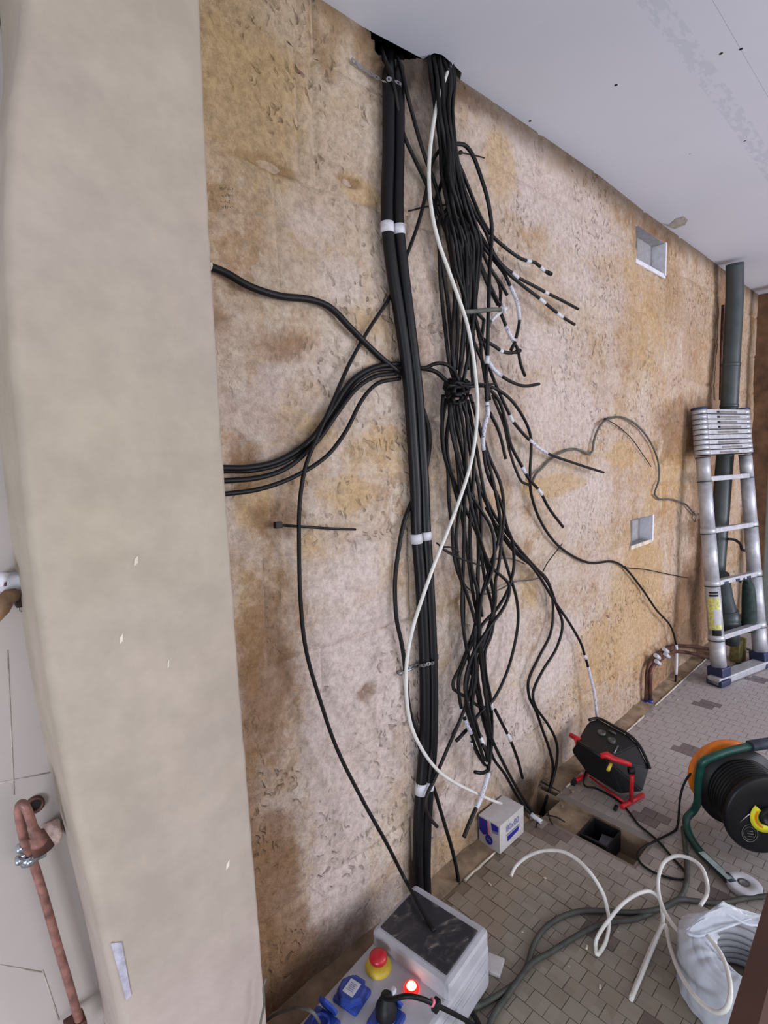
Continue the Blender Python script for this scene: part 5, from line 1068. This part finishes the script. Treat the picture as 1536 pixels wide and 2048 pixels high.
floor_cable('short black cable piece lying behind the ladder foot', [(1478, 1290, .05), (1490, 1296, .04), (1512, 1305, .01)], .009, BLACK)
floor_cable('thin black wire stretched behind the stabiliser bar', [(1472, 1326, .01), (1490, 1328, .008), (1525, 1324, .008)], .006, BLACK)
L = spl3([onY(1456, 1078, .92), onY(1470, 1080, .92), onY(1481, 1089, .92), onY(1485, 1100, .92), onY(1505, 1103, .92)], 5); m = MB(); m.tube(L, .009, 6); prop(m.build('cable', BLACK, at=L[0]), 'hooked black cable end seen between the ladder stiles', 'cable')
# copper pipes
def cpipe(lab, P, r=.011, offs=.035):
    S = [onW(a_, b_, c_) for a_, b_, c_ in P]; L = spl3(S, 5); m = MB(); m.tube(L, r, 8); o = m.build('copper_pipe', COPPERD, at=L[0]); prop(o, lab, 'pipe', 'pair of copper pipes low on the stone wall'); return o
c_1 = cpipe('outer copper pipe bending along the wall foot behind the ladder', [(1292, 1402, .03), (1293, 1375, .03), (1294, 1348, .03), (1299, 1328, .03), (1313, 1312, .03), (1332, 1300, .03), (1350, 1292, .035), (1385, 1293, .05), (1420, 1298, .07), (1458, 1304, .09)])
c_2 = cpipe('inner copper pipe bending along the wall foot behind the ladder', [(1301, 1400, .05), (1301, 1375, .05), (1301, 1350, .05), (1306, 1333, .05), (1316, 1323, .05), (1330, 1312, .05), (1350, 1303, .055), (1385, 1307, .08), (1420, 1315, .10), (1458, 1322, .12)])
for (x, y, par) in ((1314, 1313, c_1), (1315, 1325, c_2), (1331, 1301, c_1), (1333, 1311, c_2)):
    m = MB(); m.tube([onW(x - 3, y - 3, .055), onW(x + 4, y + 3, .055)], .012, 8); m.build('pipe_clip', WPAPER, par)
for (x, y, f_, par) in ((1291, 1408, .03, c_1), (1301, 1405, .05, c_2)):
    m = MB(); m.tube([onW(x, y - 6, f_), onW(x, y + 5, f_)], .0155, 8); m.build('blue_cap', BLUE, par)

# ------------------------------------------------------------------ pipes on the left wall
YL = .9698
def lw(px, py, off): return onY(px, py, .97 - off)
cp = thing('copper_pipe', lw(160, 2048, .03), 'bent reddish copper pipe clamped to the left wall with its end squeezed flat', 'pipe')
L = spl3([lw(171, 2080, .035), lw(158, 2040, .035), lw(140, 1975, .035), lw(115, 1890, .035), (lw(90, 1800, .035)), lw(70, 1735, .035), lw(52, 1690, .05), lw(42, 1650, .065), lw(38, 1620, .075), lw(42, 1608, .08), lw(50, 1612, .085), lw(58, 1630, .085), lw(68, 1660, .08), lw(78, 1685, .075)], 6)
k_ = len(L); m = MB(); m.tube(L, [.0064 if i < k_ - 8 else .0064 + .0008 * (i - k_ + 8) for i in range(k_)], 12); m.build('pipe_bend', COPPER, cp)
m = MB(); pts = [lw(72, 1668, .08), lw(80, 1686, .075), lw(88, 1702, .072)]; m.tube(pts, [.0115, .0135, .0150], 10, flat=.45); m.build('flattened_end', COPPERD, cp)
m = MB(); q = lw(58, 1715, .04); axp = (lw(52, 1695, .04) - lw(64, 1735, .04)).normalized(); m.lathe(q, axp, [(-.007, .0105), (-.007, .013), (.007, .013), (.007, .0105), (-.007, .0105)], 16); m.bbox(lw(78, 1711, .038), (.020, .006, .012), b=.002); m.bbox(lw(42, 1718, .045), (.014, .006, .012), b=.002); cl = m.build('pipe_clamp', CHROME, cp)
for (x, y) in ((38, 1723), (40, 1699), (60, 1724)):
    m = MB(); m.lathe(lw(x, y, .052), (0, -1, 0), [(-.01, .0045), (.002, .0055), (.004, .003), (.004, 0)], 10); m.build('clamp_screw', CHROME, cl)
m = MB(); q = lw(66, 1609, .0); m.lathe(q + Vector((.002, 0, 0)), (0, -1, 0), [(.0, .0135), (.006, .0135), (.007, .012), (.007, .0095), (-.004, .0095)], 20)
ho = m.build('pipe_sleeve', COPPERD, at=q); prop(ho, 'round copper sleeve mouth set in the left wall above the bent pipe', 'pipe sleeve')
m = MB(); m.lathe(q + Vector((.002, -.001, 0)), (0, -1, 0), [(0, 0), (0, .0095)], 16); m.build('dark_bore', HOLE_SHADE, ho)  # near-black disc paints the shade inside the bore
bm = bmesh.new(); bmesh.ops.create_icosphere(bm, subdivisions=3, radius=.018); pk = lw(103, 1664, .012)
m = MB(); vs = [pk + v.co * (1 + .35 * noise.noise(v.co * 90)) * 1.0 for v in bm.verts]; bm.verts.index_update(); m.add(vs, [tuple(v.index for v in f.verts) for f in bm.faces], True); bm.free()
prop(m.build('filler_lump', PINKP, at=pk), 'lump of pinkish filler in the corner beside the bent copper pipe', 'filler')
m = MB(); m.bbox(lw(150, 2046, .03), (.03, .03, .012), b=.003); m.build('lower_clip', COPPERD, cp)
# valve at the very left edge
vv = thing('valve', lw(20, 1170, .03), 'white pipe clip and brown fitting at the left picture edge', 'pipe fitting')
m = MB(); m.bbox(lw(24, 1163, .014), (.034, .03, .024), b=.004); m.build('white_bracket', WPAPER, vv)
m = MB(); m.tube([lw(-20, 1165, .05), lw(4, 1158, .05), lw(10, 1160, .05)], .011, 12); m.build('white_ring', WHITEP, vv); m = MB(); m.tube([lw(2, 1156, .056), lw(10, 1162, .056), lw(11, 1172, .056)], .0018, 6); m.build('purple_wire', plain('purple_wire', (96, 44, 84), .5), vv)
m = MB(); m.tube([lw(-20, 1235, .04), lw(2, 1215, .04), lw(18, 1192, .035), lw(30, 1190, .03)], [.014, .013, .011, .010], 12); m.build('brown_stub', plain('brown_fitting', (120, 92, 68), .6, vary=.25), vv)
m = MB(); m.bbox(lw(42, 1198, .012), (.016, .02, .022), b=.002); m.build('dark_clip', plain('dark_maroon', (40, 12, 14), .5), vv)
m = MB(); L = [lw(44 + 7 * cos(t_), 1216 + 7 * sin(t_), .012) for t_ in [-.4 + k * .45 for k in range(10)]]; m.tube(L, .0012, 6); m.build('wire_eye', METAL, vv)

# ------------------------------------------------------------------ brown board at the lower right corner
pA, pB = onZ(1540, 1780, .62), onZ(1452, 2062, .62)
A0 = onY(1545, 1752, .12); B0 = onY(1448, 2075, .12)
bd = MB(); d1 = (B0 - A0).normalized(); 
A0 = A0 - d1 * .25; B0 = B0 + d1 * .30
wv = Vector((.30, -.02, -.02)); bd.add([A0, B0, B0 + wv, A0 + wv] + [q + Vector((.006, -.022, 0)) for q in (A0, B0, B0 + wv, A0 + wv)], [(0, 1, 2, 3), (7, 6, 5, 4), (0, 4, 5, 1), (1, 5, 6, 2), (2, 6, 7, 3), (3, 7, 4, 0)])
bo = bd.build('wooden_board', WOOD, at=B0, fix=True); prop(bo, 'plain brown board leaning close to the viewer at the lower right corner', 'board')

# ------------------------------------------------------------------ debris
RD = random.Random(9)
for k, (x, y) in enumerate([(1137, 1824), (1045, 1865), (1138, 1933), (1174, 1896), (1090, 1757), (1236, 1864), (980, 1770), (1200, 1975), (1330, 1440), (1355, 1400), (1470, 1400), (1340, 1395)]):
    p = onZ(x, y, 0); r_ = RD.uniform(.002, .0055); m = MB(); a1_ = RD.uniform(0, 3)
    m.bbox(p + Vector((0, 0, r_ * .5)), (r_ * 2.4, r_ * 1.1, r_), rotz(a1_), r_ * .2); prop(m.build('rubble_crumb', MORTARL, at=p), 'tiny pale plaster crumb lying on the floor tiles', 'rubble', 'plaster crumbs scattered on the tiles')
# rubble round the floor hole
m = MB(); 
for k in range(34):
    x = RD.uniform(1.70, 1.97); y = RD.uniform(.99, 1.11)
    if HX0 + .01 < x < HX1 - .01 and y > 1.0: continue
    s_ = RD.uniform(.004, .011); m.box((x, y, s_ * .4), (s_ * 1.6, s_, s_), rotz(RD.uniform(0, 3)))
o = m.build('rubble', MORTAR, at=(1.8, 1.05, 0)); prop(o, 'brown rubble crumbled around the hole at the wall foot', 'rubble', kind='stuff')
for k, P in enumerate(([(1095, 1622, .01), (1100, 1640, .012), (1106, 1650, .003)], [(1092, 1630, .01), (1112, 1634, .014), (1130, 1644, .003)], [(1082, 1632, .0), (1076, 1640, .01), (1072, 1655, .003)])):
    floor_cable('thin dusty cable end spreading out of the floor hole', P, .0028, BROWNBLACK, group='cable ends around the floor hole')
